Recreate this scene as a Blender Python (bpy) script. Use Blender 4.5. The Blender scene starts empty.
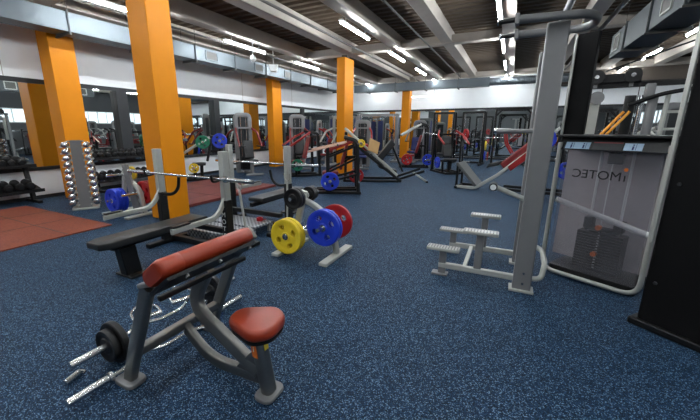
import bpy, bmesh, math, random
from mathutils import Vector as V, Matrix
random.seed(7)
scene = bpy.context.scene
COL = scene.collection
PI = math.pi
# ------------------------------------------------------------------ materials
def lin(c):
    return tuple((v/255/12.92 if v/255 <= .04045 else ((v/255+.055)/1.055)**2.4) for v in c)
def mat(name, rgb, rough=.5, metal=0., vary=.12, scale=14., bump=0., coat=0., spec=.5):
    m = bpy.data.materials.new(name); m.use_nodes = True
    nt = m.node_tree; b = nt.nodes['Principled BSDF']
    b.inputs['Roughness'].default_value = rough; b.inputs['Metallic'].default_value = metal
    b.inputs['Specular IOR Level'].default_value = spec
    if coat: b.inputs['Coat Weight'].default_value = coat
    tc = nt.nodes.new('ShaderNodeTexCoord'); n = nt.nodes.new('ShaderNodeTexNoise')
    n.inputs['Scale'].default_value = scale; n.inputs['Detail'].default_value = 3
    nt.links.new(tc.outputs['Object'], n.inputs['Vector'])
    mix = nt.nodes.new('ShaderNodeMix'); mix.data_type = 'RGBA'
    c = lin(rgb)
    mix.inputs[6].default_value = (*[v*(1-vary) for v in c], 1); mix.inputs[7].default_value = (*[min(1, v*(1+vary)) for v in c], 1)
    nt.links.new(n.outputs['Fac'], mix.inputs[0]); nt.links.new(mix.outputs[2], b.inputs['Base Color'])
    if bump:
        bp = nt.nodes.new('ShaderNodeBump'); bp.inputs['Strength'].default_value = bump; bp.inputs['Distance'].default_value = .01
        nt.links.new(n.outputs['Fac'], bp.inputs['Height']); nt.links.new(bp.outputs['Normal'], b.inputs['Normal'])
    return m
def glow(name, rgb, s):
    m = bpy.data.materials.new(name); m.use_nodes = True; nt = m.node_tree
    b = nt.nodes['Principled BSDF']; b.inputs['Emission Color'].default_value = (*lin(rgb), 1)
    b.inputs['Emission Strength'].default_value = s; b.inputs['Base Color'].default_value = (.9, .9, .9, 1)
    return m
M = dict(
    wall=mat('painted_wall', (240, 243, 244), .7, vary=.04, scale=3),
    wall_dark=mat('grey_wall', (84, 86, 88), .8, vary=.05, scale=3),
    orange=mat('orange_column_paint', (205, 126, 6), .5, vary=.06, scale=6, bump=.05, spec=.2),
    steel=mat('grey_powder_coat', (116, 116, 116), .4, .15, vary=.06),
    silver=mat('silver_paint', (172, 173, 166), .36, .3, vary=.06),
    gun=mat('gunmetal_clear_coat', (122, 121, 117), .36, .85, vary=.1, coat=.3),
    chrome=mat('chrome', (205, 207, 208), .27, 1., vary=.04),
    black=mat('black_powder_coat', (10, 10, 11), .42, .0, vary=.15, spec=.35),
    matte=mat('matte_black', (5, 5, 6), .7, vary=.1, spec=.15),
    rubber=mat('black_rubber', (11, 11, 12), .5, vary=.2, scale=40, spec=.4),
    vinyl=mat('black_vinyl', (26, 27, 28), .45, vary=.12, scale=60, bump=.05),
    greyvinyl=mat('grey_vinyl', (74, 77, 76), .5, vary=.1, scale=60),
    redpad=mat('brick_red_vinyl', (140, 46, 19), .4, vary=.06, scale=50, bump=.04),
    redframe=mat('red_powder_coat', (140, 22, 22), .35, vary=.08),
    maroon=mat('dark_red_vinyl', (112, 20, 22), .42, vary=.08),
    blue=mat('blue_rubber', (22, 52, 178), .42, vary=.08),
    navy=mat('navy_upholstery', (34, 42, 92), .5, vary=.1),
    red=mat('red_rubber', (158, 18, 24), .42, vary=.08),
    yellow=mat('yellow_rubber', (222, 192, 38), .42, vary=.06),
    green=mat('green_rubber', (12, 104, 74), .42, vary=.08),
    white=mat('white_plastic', (214, 216, 214), .45, vary=.04),
    tan=mat('tan_board', (206, 168, 112), .5, vary=.1),
    label=mat('sticker_white', (150, 176, 198), .4, vary=.1, scale=50),
    sticker=mat('sticker_orange', (214, 108, 30), .4, vary=.1),
    amber=mat('amber_bar', (226, 150, 34), .35, vary=.08),
    galv=mat('galvanised_duct', (92, 100, 105), .48, .5, vary=.14, scale=2.5),
    galvdark=mat('dull_duct', (58, 64, 66), .55, .3, vary=.14, scale=2.5),
    concrete=mat('beam_paint', (178, 170, 160), .8, vary=.1, scale=5),
    darksteel=mat('dark_trim', (30, 33, 36), .5, .2, vary=.1),
    tube=glow('lit_tube', (244, 250, 255), 82.),
    daylight=glow('daylit_panel', (214, 228, 238), .9),
    concrete_dark=mat('pipe_paint', (70, 68, 64), .6, vary=.1),
)
def mirror_mat():
    m = bpy.data.materials.new('mirror_glass'); m.use_nodes = True; nt = m.node_tree
    b = nt.nodes['Principled BSDF']; b.inputs['Metallic'].default_value = 1
    tc = nt.nodes.new('ShaderNodeTexCoord'); n = nt.nodes.new('ShaderNodeTexNoise'); n.inputs['Scale'].default_value = .8
    cr = nt.nodes.new('ShaderNodeValToRGB'); cr.color_ramp.elements[0].color = (.70, .76, .76, 1); cr.color_ramp.elements[1].color = (.78, .82, .82, 1)
    nt.links.new(tc.outputs['Object'], n.inputs['Vector']); nt.links.new(n.outputs['Fac'], cr.inputs['Fac']); nt.links.new(cr.outputs['Color'], b.inputs['Base Color'])
    b.inputs['Roughness'].default_value = .015
    return m
M['mirror'] = mirror_mat()
def shroud_mat():
    m = bpy.data.materials.new('smoked_acrylic'); m.use_nodes = True; nt = m.node_tree
    out = nt.nodes['Material Output']; b = nt.nodes['Principled BSDF']
    b.inputs['Base Color'].default_value = (.34, .34, .36, 1); b.inputs['Roughness'].default_value = .25
    tr = nt.nodes.new('ShaderNodeBsdfTransparent'); tr.inputs['Color'].default_value = (.88, .87, .89, 1)
    mx = nt.nodes.new('ShaderNodeMixShader')
    tc = nt.nodes.new('ShaderNodeTexCoord'); n = nt.nodes.new('ShaderNodeTexNoise'); n.inputs['Scale'].default_value = 3
    mr = nt.nodes.new('ShaderNodeMapRange'); mr.inputs['To Min'].default_value = .10; mr.inputs['To Max'].default_value = .18
    nt.links.new(tc.outputs['Object'], n.inputs['Vector']); nt.links.new(n.outputs['Fac'], mr.inputs['Value']); nt.links.new(mr.outputs['Result'], mx.inputs['Fac'])
    nt.links.new(tr.outputs[0], mx.inputs[1]); nt.links.new(b.outputs[0], mx.inputs[2]); nt.links.new(mx.outputs[0], out.inputs['Surface'])
    return m
M['shroud'] = shroud_mat()
def fleck_mat(name, base, mid, fleck, scale, rough, p1=.16, p2=.5, spec=.3):
    m = bpy.data.materials.new(name); m.use_nodes = True; nt = m.node_tree; b = nt.nodes['Principled BSDF']
    b.inputs['Roughness'].default_value = rough; b.inputs['Specular IOR Level'].default_value = spec
    tc = nt.nodes.new('ShaderNodeTexCoord'); L = nt.links
    vo = nt.nodes.new('ShaderNodeTexVoronoi'); vo.inputs['Scale'].default_value = scale; L.new(tc.outputs['Object'], vo.inputs['Vector'])
    sp = nt.nodes.new('ShaderNodeSeparateColor'); L.new(vo.outputs['Color'], sp.inputs['Color'])
    cr = nt.nodes.new('ShaderNodeValToRGB'); cr.color_ramp.interpolation = 'CONSTANT'
    e = cr.color_ramp.elements; e[0].position = 0; e[0].color = (*lin(fleck), 1); e[1].position = p1; e[1].color = (*lin(mid), 1)
    q = e.new(p2); q.color = (*lin(base), 1)
    L.new(sp.outputs[0], cr.inputs['Fac'])
    n = nt.nodes.new('ShaderNodeTexNoise'); n.inputs['Scale'].default_value = 1.6; n.inputs['Detail'].default_value = 4; L.new(tc.outputs['Object'], n.inputs['Vector'])
    mr = nt.nodes.new('ShaderNodeMapRange'); mr.inputs['To Min'].default_value = .82; mr.inputs['To Max'].default_value = 1.18; L.new(n.outputs['Fac'], mr.inputs['Value'])
    mx = nt.nodes.new('ShaderNodeMix'); mx.data_type = 'RGBA'; mx.blend_type = 'MULTIPLY'; mx.inputs[0].default_value = 1
    L.new(cr.outputs['Color'], mx.inputs[6]); L.new(mr.outputs['Result'], mx.inputs[7]); L.new(mx.outputs[2], b.inputs['Base Color'])
    bp = nt.nodes.new('ShaderNodeBump'); bp.inputs['Strength'].default_value = .25; bp.inputs['Distance'].default_value = .004
    L.new(sp.outputs[1], bp.inputs['Height']); L.new(bp.outputs['Normal'], b.inputs['Normal'])
    return m
M['floor'] = fleck_mat('navy_fleck_rubber', (9, 25, 42), (26, 53, 80), (98, 124, 146), 190, .6, .12, .52, .12)
M['mat'] = fleck_mat('terracotta_rubber', (122, 58, 38), (132, 64, 42), (112, 52, 34), 60, .6)
M['matdark'] = fleck_mat('maroon_rubber', (104, 46, 42), (112, 50, 44), (92, 42, 38), 60, .6)
def tread_mat():
    m = bpy.data.materials.new('tread_plate'); m.use_nodes = True; nt = m.node_tree; b = nt.nodes['Principled BSDF']; L = nt.links
    b.inputs['Metallic'].default_value = .85; b.inputs['Roughness'].default_value = .3
    tc = nt.nodes.new('ShaderNodeTexCoord'); ck = nt.nodes.new('ShaderNodeTexChecker'); ck.inputs['Scale'].default_value = 28
    ck.inputs['Color1'].default_value = (.75, .77, .8, 1); ck.inputs['Color2'].default_value = (.22, .24, .27, 1)
    L.new(tc.outputs['Object'], ck.inputs['Vector']); L.new(ck.outputs['Color'], b.inputs['Base Color'])
    bp = nt.nodes.new('ShaderNodeBump'); bp.inputs['Strength'].default_value = .5; L.new(ck.outputs['Fac'], bp.inputs['Height']); L.new(bp.outputs['Normal'], b.inputs['Normal'])
    return m
M['tread'] = tread_mat()
# ------------------------------------------------------------------ mesh helper
class MB:
    def __init__(s, off=(0, 0, 0)):
        s.bm = bmesh.new(); s.off = V(off)
    def _f(s, vs):
        try: return s.bm.faces.new(vs)
        except ValueError: return None
    def v(s, p): return s.bm.verts.new(V(p)-s.off)
    def hexa(s, P):   # 8 corners: bottom 4 ccw, top 4 ccw
        v = [s.v(p) for p in P]
        for f in ((3, 2, 1, 0), (4, 5, 6, 7), (0, 1, 5, 4), (1, 2, 6, 5), (2, 3, 7, 6), (3, 0, 4, 7)): s._f([v[i] for i in f])
        return s
    def box(s, c, d, rz=0):
        x, y, z = d[0]/2, d[1]/2, d[2]/2; c = V(c); R = Matrix.Rotation(rz, 3, 'Z')
        return s.hexa([c+R @ V(p) for p in ((-x, -y, -z), (x, -y, -z), (x, y, -z), (-x, y, -z), (-x, -y, z), (x, -y, z), (x, y, z), (-x, y, z))])
    def bar(s, p, q, w, h=None, up=(0, 0, 1)):   # rectangular tube: w across, h along up
        h = h or w; p, q = V(p), V(q); d = (q-p).normalized(); u = V(up)
        if abs(d.dot(u)) > .98: u = V((0, 1, 0))
        a = d.cross(u).normalized()*w/2; b = a.cross(d).normalized()*h/2
        return s.hexa([p-a-b, p+a-b, q+a-b, q-a-b, p-a+b, p+a+b, q+a+b, q-a+b])
    def ring_sweep(s, rings, closed=False, caps=True):
        R = [[s.v(p) for p in r] for r in rings]; n = len(R[0])
        for i in range(len(R)-(0 if closed else 1)):
            a, b = R[i], R[(i+1) % len(R)]
            for j in range(n): s._f((a[j], a[(j+1) % n], b[(j+1) % n], b[j]))
        if caps and not closed:
            s._f(list(reversed(R[0]))); s._f(R[-1])
        return s
    def tube(s, pts, r, seg=12, fillet=0, closed=False, sect=None):
        P = [V(p) for p in pts]
        if fillet: P = fil(P, fillet, closed)
        rings = []; n = len(P); t0 = None
        for i in range(n):
            if closed: t = (P[(i+1) % n]-P[i-1]).normalized()
            else: t = (P[min(i+1, n-1)]-P[max(i-1, 0)]).normalized()
            if t0 is None:
                u = V((0, 0, 1)) if abs(t.z) < .95 else V((0, 1, 0))
                a = t.cross(u).normalized()
            else:
                a = (a-t*a.dot(t)).normalized()
            t0 = t; b = a.cross(t)
            if sect: rings.append([P[i]+a*x+b*y for x, y in sect])
            else: rings.append([P[i]+(a*math.cos(2*PI*k/seg)+b*math.sin(2*PI*k/seg))*r for k in range(seg)])
        return s.ring_sweep(rings, closed)
    def beam(s, pts, w, h, fillet=0, rad=.012):   # bent rounded rectangular tube
        return s.tube(pts, 0, fillet=fillet, sect=rrect(w, h, rad))
    def cyl(s, p, q, r, r2=None, seg=16):
        p, q = V(p), V(q); d = (q-p).normalized(); u = V((0, 0, 1)) if abs(d.z) < .9 else V((1, 0, 0))
        a = d.cross(u).normalized(); b = a.cross(d); r2 = r if r2 is None else r2
        return s.ring_sweep([[o+(a*math.cos(2*PI*k/seg)+b*math.sin(2*PI*k/seg))*rr for k in range(seg)] for o, rr in ((p, r), (q, r2))])
    def lathe(s, prof, c=(0, 0, 0), axis=(0, 0, 1), seg=20):   # prof [(r, t)] along axis, closed ends
        c = V(c); d = V(axis).normalized(); u = V((0, 0, 1)) if abs(d.z) < .9 else V((1, 0, 0)); a = d.cross(u).normalized(); b = a.cross(d)
        return s.ring_sweep([[c+d*t+(a*math.cos(2*PI*k/seg)+b*math.sin(2*PI*k/seg))*max(r, 1e-4) for k in range(seg)] for r, t in prof])
    def prism(s, poly, vec):   # polygon of 3D points pushed along vec
        vec = V(vec); return s.ring_sweep([[V(p) for p in poly], [V(p)+vec for p in poly]])
    def slab(s, poly, z0, z1, edge=.02, n=3):   # rounded cushion from a 2D outline
        cx = sum(p[0] for p in poly)/len(poly); cy = sum(p[1] for p in poly)/len(poly); rings = []
        rad = max(math.hypot(p[0]-cx, p[1]-cy) for p in poly)
        def ring(ins, z):
            k = 1-ins/rad; return [V((cx+(x-cx)*k, cy+(y-cy)*k, z)) for x, y in poly]
        for i in range(n+1): a = PI/2*i/n; rings.append(ring(edge*(1-math.sin(a)), z0+edge*(1-math.cos(a))))
        for i in range(n+1): a = PI/2*i/n; rings.append(ring(edge*(1-math.cos(a)), z1-edge*(1-math.sin(a))))
        return s.ring_sweep(rings)
    def xf(s, mtx):
        bmesh.ops.transform(s.bm, matrix=mtx, verts=s.bm.verts); return s
    def build(s, name, m, parent=None, bevel=0, smooth=True, label=None, kind=None):
        bm = s.bm; bmesh.ops.recalc_face_normals(bm, faces=bm.faces)
        me = bpy.data.meshes.new(name); bm.to_mesh(me); bm.free()
        me.materials.append(M[m] if isinstance(m, str) else m)
        if smooth:
            for p in me.polygons: p.use_smooth = True
            me.set_sharp_from_angle(angle=math.radians(38))
        o = bpy.data.objects.new(name, me); COL.objects.link(o)
        if parent: o.parent = parent
        else: o.location = s.off
        if bevel:
            b = o.modifiers.new('Bevel', 'BEVEL'); b.width = bevel; b.segments = 2; b.limit_method = 'ANGLE'; b.angle_limit = math.radians(40)
        if label: o['label'] = label
        if kind: o['kind'] = kind
        return o
def rrect(w, h, r, n=3):
    out = []
    for cx, cy, a0 in ((w/2-r, h/2-r, 0), (-w/2+r, h/2-r, PI/2), (-w/2+r, -h/2+r, PI), (w/2-r, -h/2+r, 1.5*PI)):
        for i in range(n+1):
            a = a0+PI/2*i/n; out.append((cx+r*math.cos(a), cy+r*math.sin(a)))
    return out
def fil(P, r, closed=False, n=6):
    out = []; N = len(P)
    for i, p in enumerate(P):
        if not closed and i in (0, N-1): out.append(p); continue
        a, b = P[i-1]-p, P[(i+1) % N]-p; k = min(r, a.length*.49, b.length*.49)
        s, e = p+a.normalized()*k, p+b.normalized()*k
        for j in range(n+1):
            t = j/n; out.append(s*(1-t)**2+p*2*t*(1-t)+e*t*t)
    return out
def thing(name, label, cat, loc=(0, 0, 0), rz=0, group=None):
    o = bpy.data.objects.new(name, None); COL.objects.link(o); o.location = loc; o.rotation_euler = (0, 0, rz); o.empty_display_size = .1
    return tag(o, label, cat, group)
def tag(o, label, cat, group=None):
    o['label'] = label; o['category'] = cat
    if group: o['group'] = group
    return o
def struct(o): o['kind'] = 'structure'; return o
def dup(root, label, loc=None, rot=None, group=None):
    r = root.copy(); COL.objects.link(r); r['label'] = label
    if loc is not None: r.location = loc
    if rot is not None: r.rotation_euler = rot
    if group: r['group'] = group
    for ch in list(root.children):
        c = ch.copy(); COL.objects.link(c); c.parent = r
        for g in list(ch.children):
            d = g.copy(); COL.objects.link(d); d.parent = c
    return r
ORD = ['first', 'second', 'third', 'fourth', 'fifth', 'sixth', 'seventh', 'eighth', 'ninth', 'tenth', 'eleventh', 'twelfth', 'thirteenth', 'fourteenth']
def text_mesh(name, body, size, m, parent, mtx, extrude=.0012, align='CENTER'):
    cu = bpy.data.curves.new(name, 'FONT'); cu.body = body; cu.size = size; cu.extrude = extrude; cu.align_x = align; cu.align_y = 'CENTER'
    tmp = bpy.data.objects.new(name+'_t', cu); COL.objects.link(tmp)
    bpy.context.view_layer.update()
    me = bpy.data.meshes.new_from_object(tmp.evaluated_get(bpy.context.evaluated_depsgraph_get())); bpy.data.objects.remove(tmp)
    me.transform(mtx); me.materials.clear(); me.materials.append(M[m])
    o = bpy.data.objects.new(name, me); COL.objects.link(o); o.parent = parent
    return o
def basis(o, ex, ey):   # matrix with text x along ex, text y along ey
    ex, ey = V(ex).normalized(), V(ey).normalized(); ez = ex.cross(ey)
    return Matrix(((ex.x, ey.x, ez.x, o[0]), (ex.y, ey.y, ez.y, o[1]), (ex.z, ey.z, ez.z, o[2]), (0, 0, 0, 1)))
# ------------------------------------------------------------------ camera
f_px, HZ, VX, PPX, EYE = 336., 129., 512., 330., 1.6
pitch = math.atan((210-HZ)/f_px); yaw = math.atan((VX-PPX)/math.hypot(f_px, 210-HZ))
cam = bpy.data.cameras.new('camera'); co = bpy.data.objects.new('camera', cam); COL.objects.link(co)
cam.sensor_width = 36; cam.lens = 36*f_px/700; cam.shift_x = (350-PPX)/700; cam.clip_start = .05; cam.clip_end = 100
co.location = (0, 0, EYE); co.rotation_euler = (PI/2-pitch, 0, yaw)
scene.camera = co
# ------------------------------------------------------------------ room shell
WX, FY, RX, BY, CZ = -9.7, 20.3, 9., -5., 4.52
def plane_box(name, a, b, m): 
    mb = MB(); mb.box([(a[i]+b[i])/2 for i in range(3)], [b[i]-a[i] for i in range(3)]); return struct(mb.build(name, m, smooth=False))
plane_box('floor', (WX-.2, BY-.2, -.1), (RX+.2, FY+.2, 0), 'floor')
plane_box('wall_left', (WX-.2, BY, 0), (WX, FY, CZ), 'wall')
plane_box('wall_far', (WX-.2, FY, 0), (RX+.2, FY+.2, CZ), 'wall')
plane_box('wall_right', (RX, BY, 0), (RX+.2, FY, CZ), 'wall_dark')
plane_box('wall_back', (WX-.2, BY-.2, 0), (RX+.2, BY, CZ), 'wall_dark')
# corrugated deck: trapezoidal ribs along x
def deck():
    mb = MB(); pts = []; y = BY
    while y < FY:
        pts += [(y, .0), (y+.12, .0), (y+.15, .08), (y+.27, .08)]; y += .30
    lo = [V((WX-.2, a, CZ+b)) for a, b in pts]; hi = [V((RX+.2, a, CZ+b)) for a, b in pts]
    L = [mb.v(p) for p in lo]; H = [mb.v(p) for p in hi]
    for i in range(len(L)-1): mb._f((L[i], H[i], H[i+1], L[i+1]))
    return struct(mb.build('ceiling', mat('brown_metal_deck', (96, 82, 68), .65, .1, vary=.22, scale=1.4), smooth=False))
deck()
plane_box('ceiling_slab', (WX-.2, BY-.2, CZ+.08), (RX+.2, FY+.2, CZ+.2), 'concrete_dark')
tn = 0
def ibeam(mb, p, q, w, h, flange=.03, web=.02):
    p, q = V(p), V(q)
    for dz, ww, hh in ((-h/2+flange/2, w, flange), (h/2-flange/2, w, flange), (0, web, h-2*flange)):
        mb.bar(p+V((0, 0, dz)), q+V((0, 0, dz)), ww, hh)
for X in (-8.9, -7.15, -5.3, -3.58, -2.02, -.35, 1.4, 3.2, 4.9, 6.65):
    tn += 1; mb = MB(); mb.box((X, (BY+FY)/2, 4.32), (.24, FY-BY-.02, .36)); mb.box((X, (BY+FY)/2, 4.145), (.32, FY-BY-.02, .04))
    struct(mb.build('trim_%d' % tn, 'concrete', bevel=.01))
for Y in (-3.2, 4.05, 11.5, 19.1):
    tn += 1; mb = MB(); mb.box(((WX+RX)/2, Y, 4.25), (RX-WX-.02, .14, .2)); mb.box(((WX+RX)/2, Y, 4.115), (RX-WX-.02, .3, .03))
    struct(mb.build('trim_%d' % tn, 'concrete', bevel=.008))
# wall trims: dark rails over and under the mirrors, panel joints
def trim(a, b, m='darksteel'):
    global tn
    tn += 1; return plane_box('trim_%d' % tn, a, b, m)
trim((WX, BY, 2.60), (WX+.05, FY, 2.70)); trim((WX, BY, .66), (WX+.05, FY, .74))
trim((WX+.05, FY-.05, 2.60), (RX, FY, 2.70)); trim((WX+.05, FY-.05, .10), (RX, FY, .16))
trim((WX, 5.75, .74), (WX+.16, 6.05, 2.60)); trim((WX, 9.2, .74), (WX+.16, 9.45, 2.60)); trim((WX, 15.2, .74), (WX+.1, 15.4, 2.60))
plane_box('baseboard_left', (WX, BY, 0), (WX+.02, FY, .08), 'darksteel')
plane_box('baseboard_far', (WX+.02, FY-.02, 0), (RX, FY, .08), 'darksteel')
for k, y in enumerate((3.5, 7.2, 10.9, 14.4)):
    trim((WX, y-.006, 2.70), (WX+.006, y+.006, CZ), 'concrete')
struct(MB().box((5.3, 19.85, 4.05), (7.38, .88, .92)).build('trim_%d' % (tn+1), mat('brown_bulkhead', (74, 66, 58), .8), smooth=False)); tn += 1
# mirrors
def wall_mirror(a, b, label):
    mb = MB(); mb.box([(a[i]+b[i])/2 for i in range(3)], [b[i]-a[i] for i in range(3)])
    tag(mb.build('wall_mirror', 'mirror', smooth=False), label, 'mirror')
wall_mirror((WX+.002, BY, .74), (WX+.02, 5.75, 2.60), 'tall wall mirror behind the dumbbell shelves at the left edge')
wall_mirror((WX+.002, 6.05, .74), (WX+.02, 9.2, 2.60), 'wall mirror between the two black wall posts on the left wall')
wall_mirror((WX+.002, 9.45, .74), (WX+.02, 15.2, 2.60), 'wall mirror behind the grey cable tower on the left wall')
wall_mirror((WX+.002, 15.4, .74), (WX+.02, FY, 2.60), 'wall mirror at the far end of the left wall by the corner')
wall_mirror((WX+.05, FY-.02, .16), (RX, FY-.002, 2.60), 'long mirror across the far wall behind the black racks')
# right wall windows (seen in the mirrors)
for k, y in enumerate((-2., .9, 3.8, 6.7, 9.6, 12.5, 15.4, 18.3)):
    w = thing('window_%d' % (k+1), '', 'window', (RX-.02, y, 2.45)); w['kind'] = 'structure'; del w['label']; del w['category']
    mb = MB(); mb.box((0, 0, 0), (.02, 2.6, .8)); mb.build('pane', 'daylight', w, smooth=False)
    mb = MB()
    for yy in (-1.32, -.66, 0, .66, 1.32): mb.box((-.02, yy, 0), (.05, .06, .86))
    for zz in (-.42, .42): mb.box((-.02, 0, zz), (.045, 2.7, .06))
    mb.build('window_frame', 'white', w)
# ------------------------------------------------------------------ columns
def column(x0, x1, y0, y1, label, z1=4.1):
    cx, cy = (x0+x1)/2, (y0+y1)/2
    t = thing('column', label, 'column', (cx, cy, 0))
    mb = MB(); mb.box((0, 0, (z1-.12)/2), (x1-x0, y1-y0, z1-.12)); mb.build('shaft', 'orange', t, bevel=.012)
    mb = MB(); mb.box((0, 0, z1-.06), (.2, .2, .13)); mb.build('cap', 'concrete_dark', t)
    return t
column(-5.75, -5.27, 3.82, 4.27, 'large orange square column in the foreground behind the flat bench')
column(-9.29, -8.83, 4.04, 4.54, 'orange column behind the dumbbell tree by the left mirror')
column(-9.2, -8.88, 11.78, 12.4, 'orange column against the left mirror in the middle distance')
column(-5.58, -5.27, 11.1, 11.85, 'orange column with a dark cap behind the incline press')
column(-5.52, -5.1, 18.95, 19.4, 'farthest orange column in front of the far mirror')
# ------------------------------------------------------------------ ducts
def duct(name, p, q, w, h, label, m='galv', joint=1.6, vents=(), vside=1):
    p, q = V(p), V(q); c = (p+q)/2; t = thing(name, label, 'duct', c); d = q-p; L = d.length; u = d.normalized(); n = u.cross(V((0, 0, 1)))
    mb = MB(c); mb.bar(p, q, w, h); mb.build('duct_body', m, t, bevel=.006)
    k = joint/2
    while k < L:
        o = p+u*k; mb = MB(c); mb.bar(o-u*.015, o+u*.015, w+.05, h+.05); mb.build('flange', m, t); k += joint
        mb = MB(c)
        for s in (-1, 1): mb.cyl(o+n*s*(w/2+.03)+V((0, 0, -h/2-.03)), V((o+n*s*(w/2+.03)).to_tuple()[:2]+(4.45,)), .007, seg=6)
        mb.bar(o-n*(w/2+.05)+V((0, 0, -h/2-.045)), o+n*(w/2+.05)+V((0, 0, -h/2-.045)), .04, .03); mb.build('hanger', 'concrete_dark', t)
    for k in vents:
        o = p+u*k+n*vside*(w/2+.012); mb = MB(c); hv = h*.62
        for dz in (-hv/2, hv/2): mb.bar(o-u*.22+V((0, 0, dz)), o+u*.22+V((0, 0, dz)), .03, .03)
        for du in (-.22, .22): mb.bar(o+u*du+V((0, 0, -hv/2)), o+u*du+V((0, 0, hv/2)), .03, .03)
        g = mb.build('vent_frame', 'galv' if m == 'galv' else 'silver', t)
        mb = MB(c); mb.bar(o-u*.2, o+u*.2, .008, hv); gg = mb.build('grille', 'concrete_dark', g)
    return t
duct('air_duct', (-8.5, -3, 3.73), (-8.5, 18.3, 3.73), .5, .38, 'long silver square air duct running along the left wall', vents=(11.0, 13.2, 15.0), vside=1)
duct('air_duct', (-8.2, 18.75, 3.8), (-1.2, 18.75, 3.8), .45, .4, 'silver square air duct along the far wall')
duct('air_duct', (2.29, 1.5, 3.62), (2.29, 11.6, 3.62), .56, .54, 'dark grey square air duct with grilles at upper right', m='galvdark', vents=(6.4, 9.5), vside=-1)
# round ribbed duct continuing from the far duct
mb = MB((1., 18.75, 3.8)); prof = []
for i in range(60): prof += [(.17, i*.07), (.185, i*.07+.035)]
mb.lathe(prof, (-1.23, 18.75, 3.8), (1, 0, 0), 20)
tag(mb.build('ribbed_duct', 'galv'), 'ribbed flexible air duct running on right from the silver duct at the far wall', 'duct')
# thin pipes and cable trays under the ceiling
def pipe(pts, r, label, m='concrete_dark'):
    c = V(pts[0]); mb = MB(c); mb.tube(pts, r, 10); tag(mb.build('ceiling_pipe', m), label, 'pipe')
pipe([(-7.7, -3, 4.05), (-7.7, 18.9, 4.05)], .025, 'thin dark pipe along the ceiling above the left duct')
pipe([(-4.6, -3, 4.05), (-4.6, 18.9, 4.05)], .03, 'dark ceiling pipe between the second and third ceiling beams')
pipe([(-2.5, -3, 4.05), (-2.5, 18.4, 4.05)], .022, 'thin dark conduit right of the bright middle light row')
pipe([(.75, 2.5, 4.02), (.75, 14, 4.02)], .07, 'grey round pipe under the ceiling above the chin up handles', 'steel')
pipe([(1.7, 1, 4.04), (1.7, 18, 4.04)], .05, 'dark round pipe left of the dark duct at upper right')
# ------------------------------------------------------------------ ceiling lights
ROWS = ((-7.3, 'row beside the left duct'), (-3.73, 'middle row left of centre'), (-.5, 'row above the chin handles'), (3.78, 'row at upper right'))
proto = None
for X, rn in ROWS:
    vis = 0
    for k in range(-2, 6):
        Y = 1.48+3.5*k
        if k in (-1, 0) and X > -.6 and False: continue
        if proto is None:
            proto = thing('ceiling_light', '', 'ceiling light', (X, Y, 3.96), group='ceiling light tubes')
            mb = MB(); mb.box((0, 0, .06), (.09, 1.8, .035)); mb.build('housing', 'white', proto, bevel=.006)
            mb = MB(); mb.cyl((0, -.6, .07), (0, -.6, .17), .01, seg=6); mb.build('stem', 'white', proto)
            mb = MB(); mb.cyl((0, .6, .07), (0, .6, .17), .01, seg=6); mb.build('stem', 'white', proto)
            mb = MB(); mb.tube([(0, -.86, .01), (0, .86, .01)], .022, 10); mb.build('tube', 'tube', proto)
            o = proto
        else: o = dup(proto, '', (X, Y, 3.96))
        o['label'] = '%s white ceiling tube from the near end, %s' % (ORD[k+2], rn)
mb = MB()
o = thing('ceiling_light', 'white light tube hung low across the far wall under the silver duct', 'ceiling light', (-4.6, 19.45, 3.3), PI/2, 'ceiling light tubes')
for ch in list(proto.children):
    c = ch.copy(); COL.objects.link(c); c.parent = o
    if c.name.startswith('tube'): c.data = ch.data.copy(); c.data.materials.clear(); c.data.materials.append(glow('dim_tube', (240, 246, 250), 5.))
mb = MB(); 
for s in (-1, 1): mb.cyl((0, s*.7, .06), (0, s*.7, .8), .008, seg=6)
mb.build('hanger', 'concrete_dark', o)
# small ceiling fixtures near the left duct
t = thing('projector', 'small white projector like lamp under the ceiling beside the orange column', 'projector', (-7.75, 10.4, 3.68), .5)
mb = MB(); mb.prism([(-.16, -.1, .14), (.16, -.1, .14), (.1, -.1, -.1), (-.1, -.1, -.1)], (0, .22, 0)); mb.build('housing', 'white', t, bevel=.01)
mb = MB(); mb.cyl((0, 0, .14), (0, 0, .92), .015, seg=8); mb.build('drop_pole', 'white', t)
t = thing('ceiling_speaker', 'small white pendant speaker hanging above the left duct', 'speaker', (-6.95, 8.35, 3.58))
mb = MB(); mb.lathe([(.02, .12), (.07, .1), (.085, 0), (.05, -.05), (.01, -.06)]); mb.build('body', 'white', t)
mb = MB(); mb.cyl((0, 0, .1), (0, 0, .56), .012, seg=8); mb.build('drop_pole', 'white', t)
# ------------------------------------------------------------------ floor mats
def floor_mat(x0, x1, y0, y1, m, label, th=.02):
    t = thing('floor_mat', label, 'mat', ((x0+x1)/2, (y0+y1)/2, 0)); mb = MB(t.location)
    mb.box(((x0+x1)/2, (y0+y1)/2, th/2), (x1-x0, y1-y0, th)); mb.build('mat_surface', m, t, bevel=.004)
    mb = MB(t.location)
    y = y0+1
    while y < y1-.2: mb.box(((x0+x1)/2, y, th+.001), (x1-x0-.02, .012, .002)); y += 1
    x = x0+1
    while x < x1-.2: mb.box((x, (y0+y1)/2, th+.001), (.012, y1-y0-.02, .002)); x += 1
    mb.build('tile_seam', 'darksteel', t, kind='stuff')
floor_mat(-8.95, -5.87, .5, 3.15, 'mat', 'terracotta rubber floor mat at the left edge of the floor')
floor_mat(-8.3, -5.8, 4.7, 7.7, 'matdark', 'dark red rubber floor mat behind the large orange column', .06)
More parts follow.
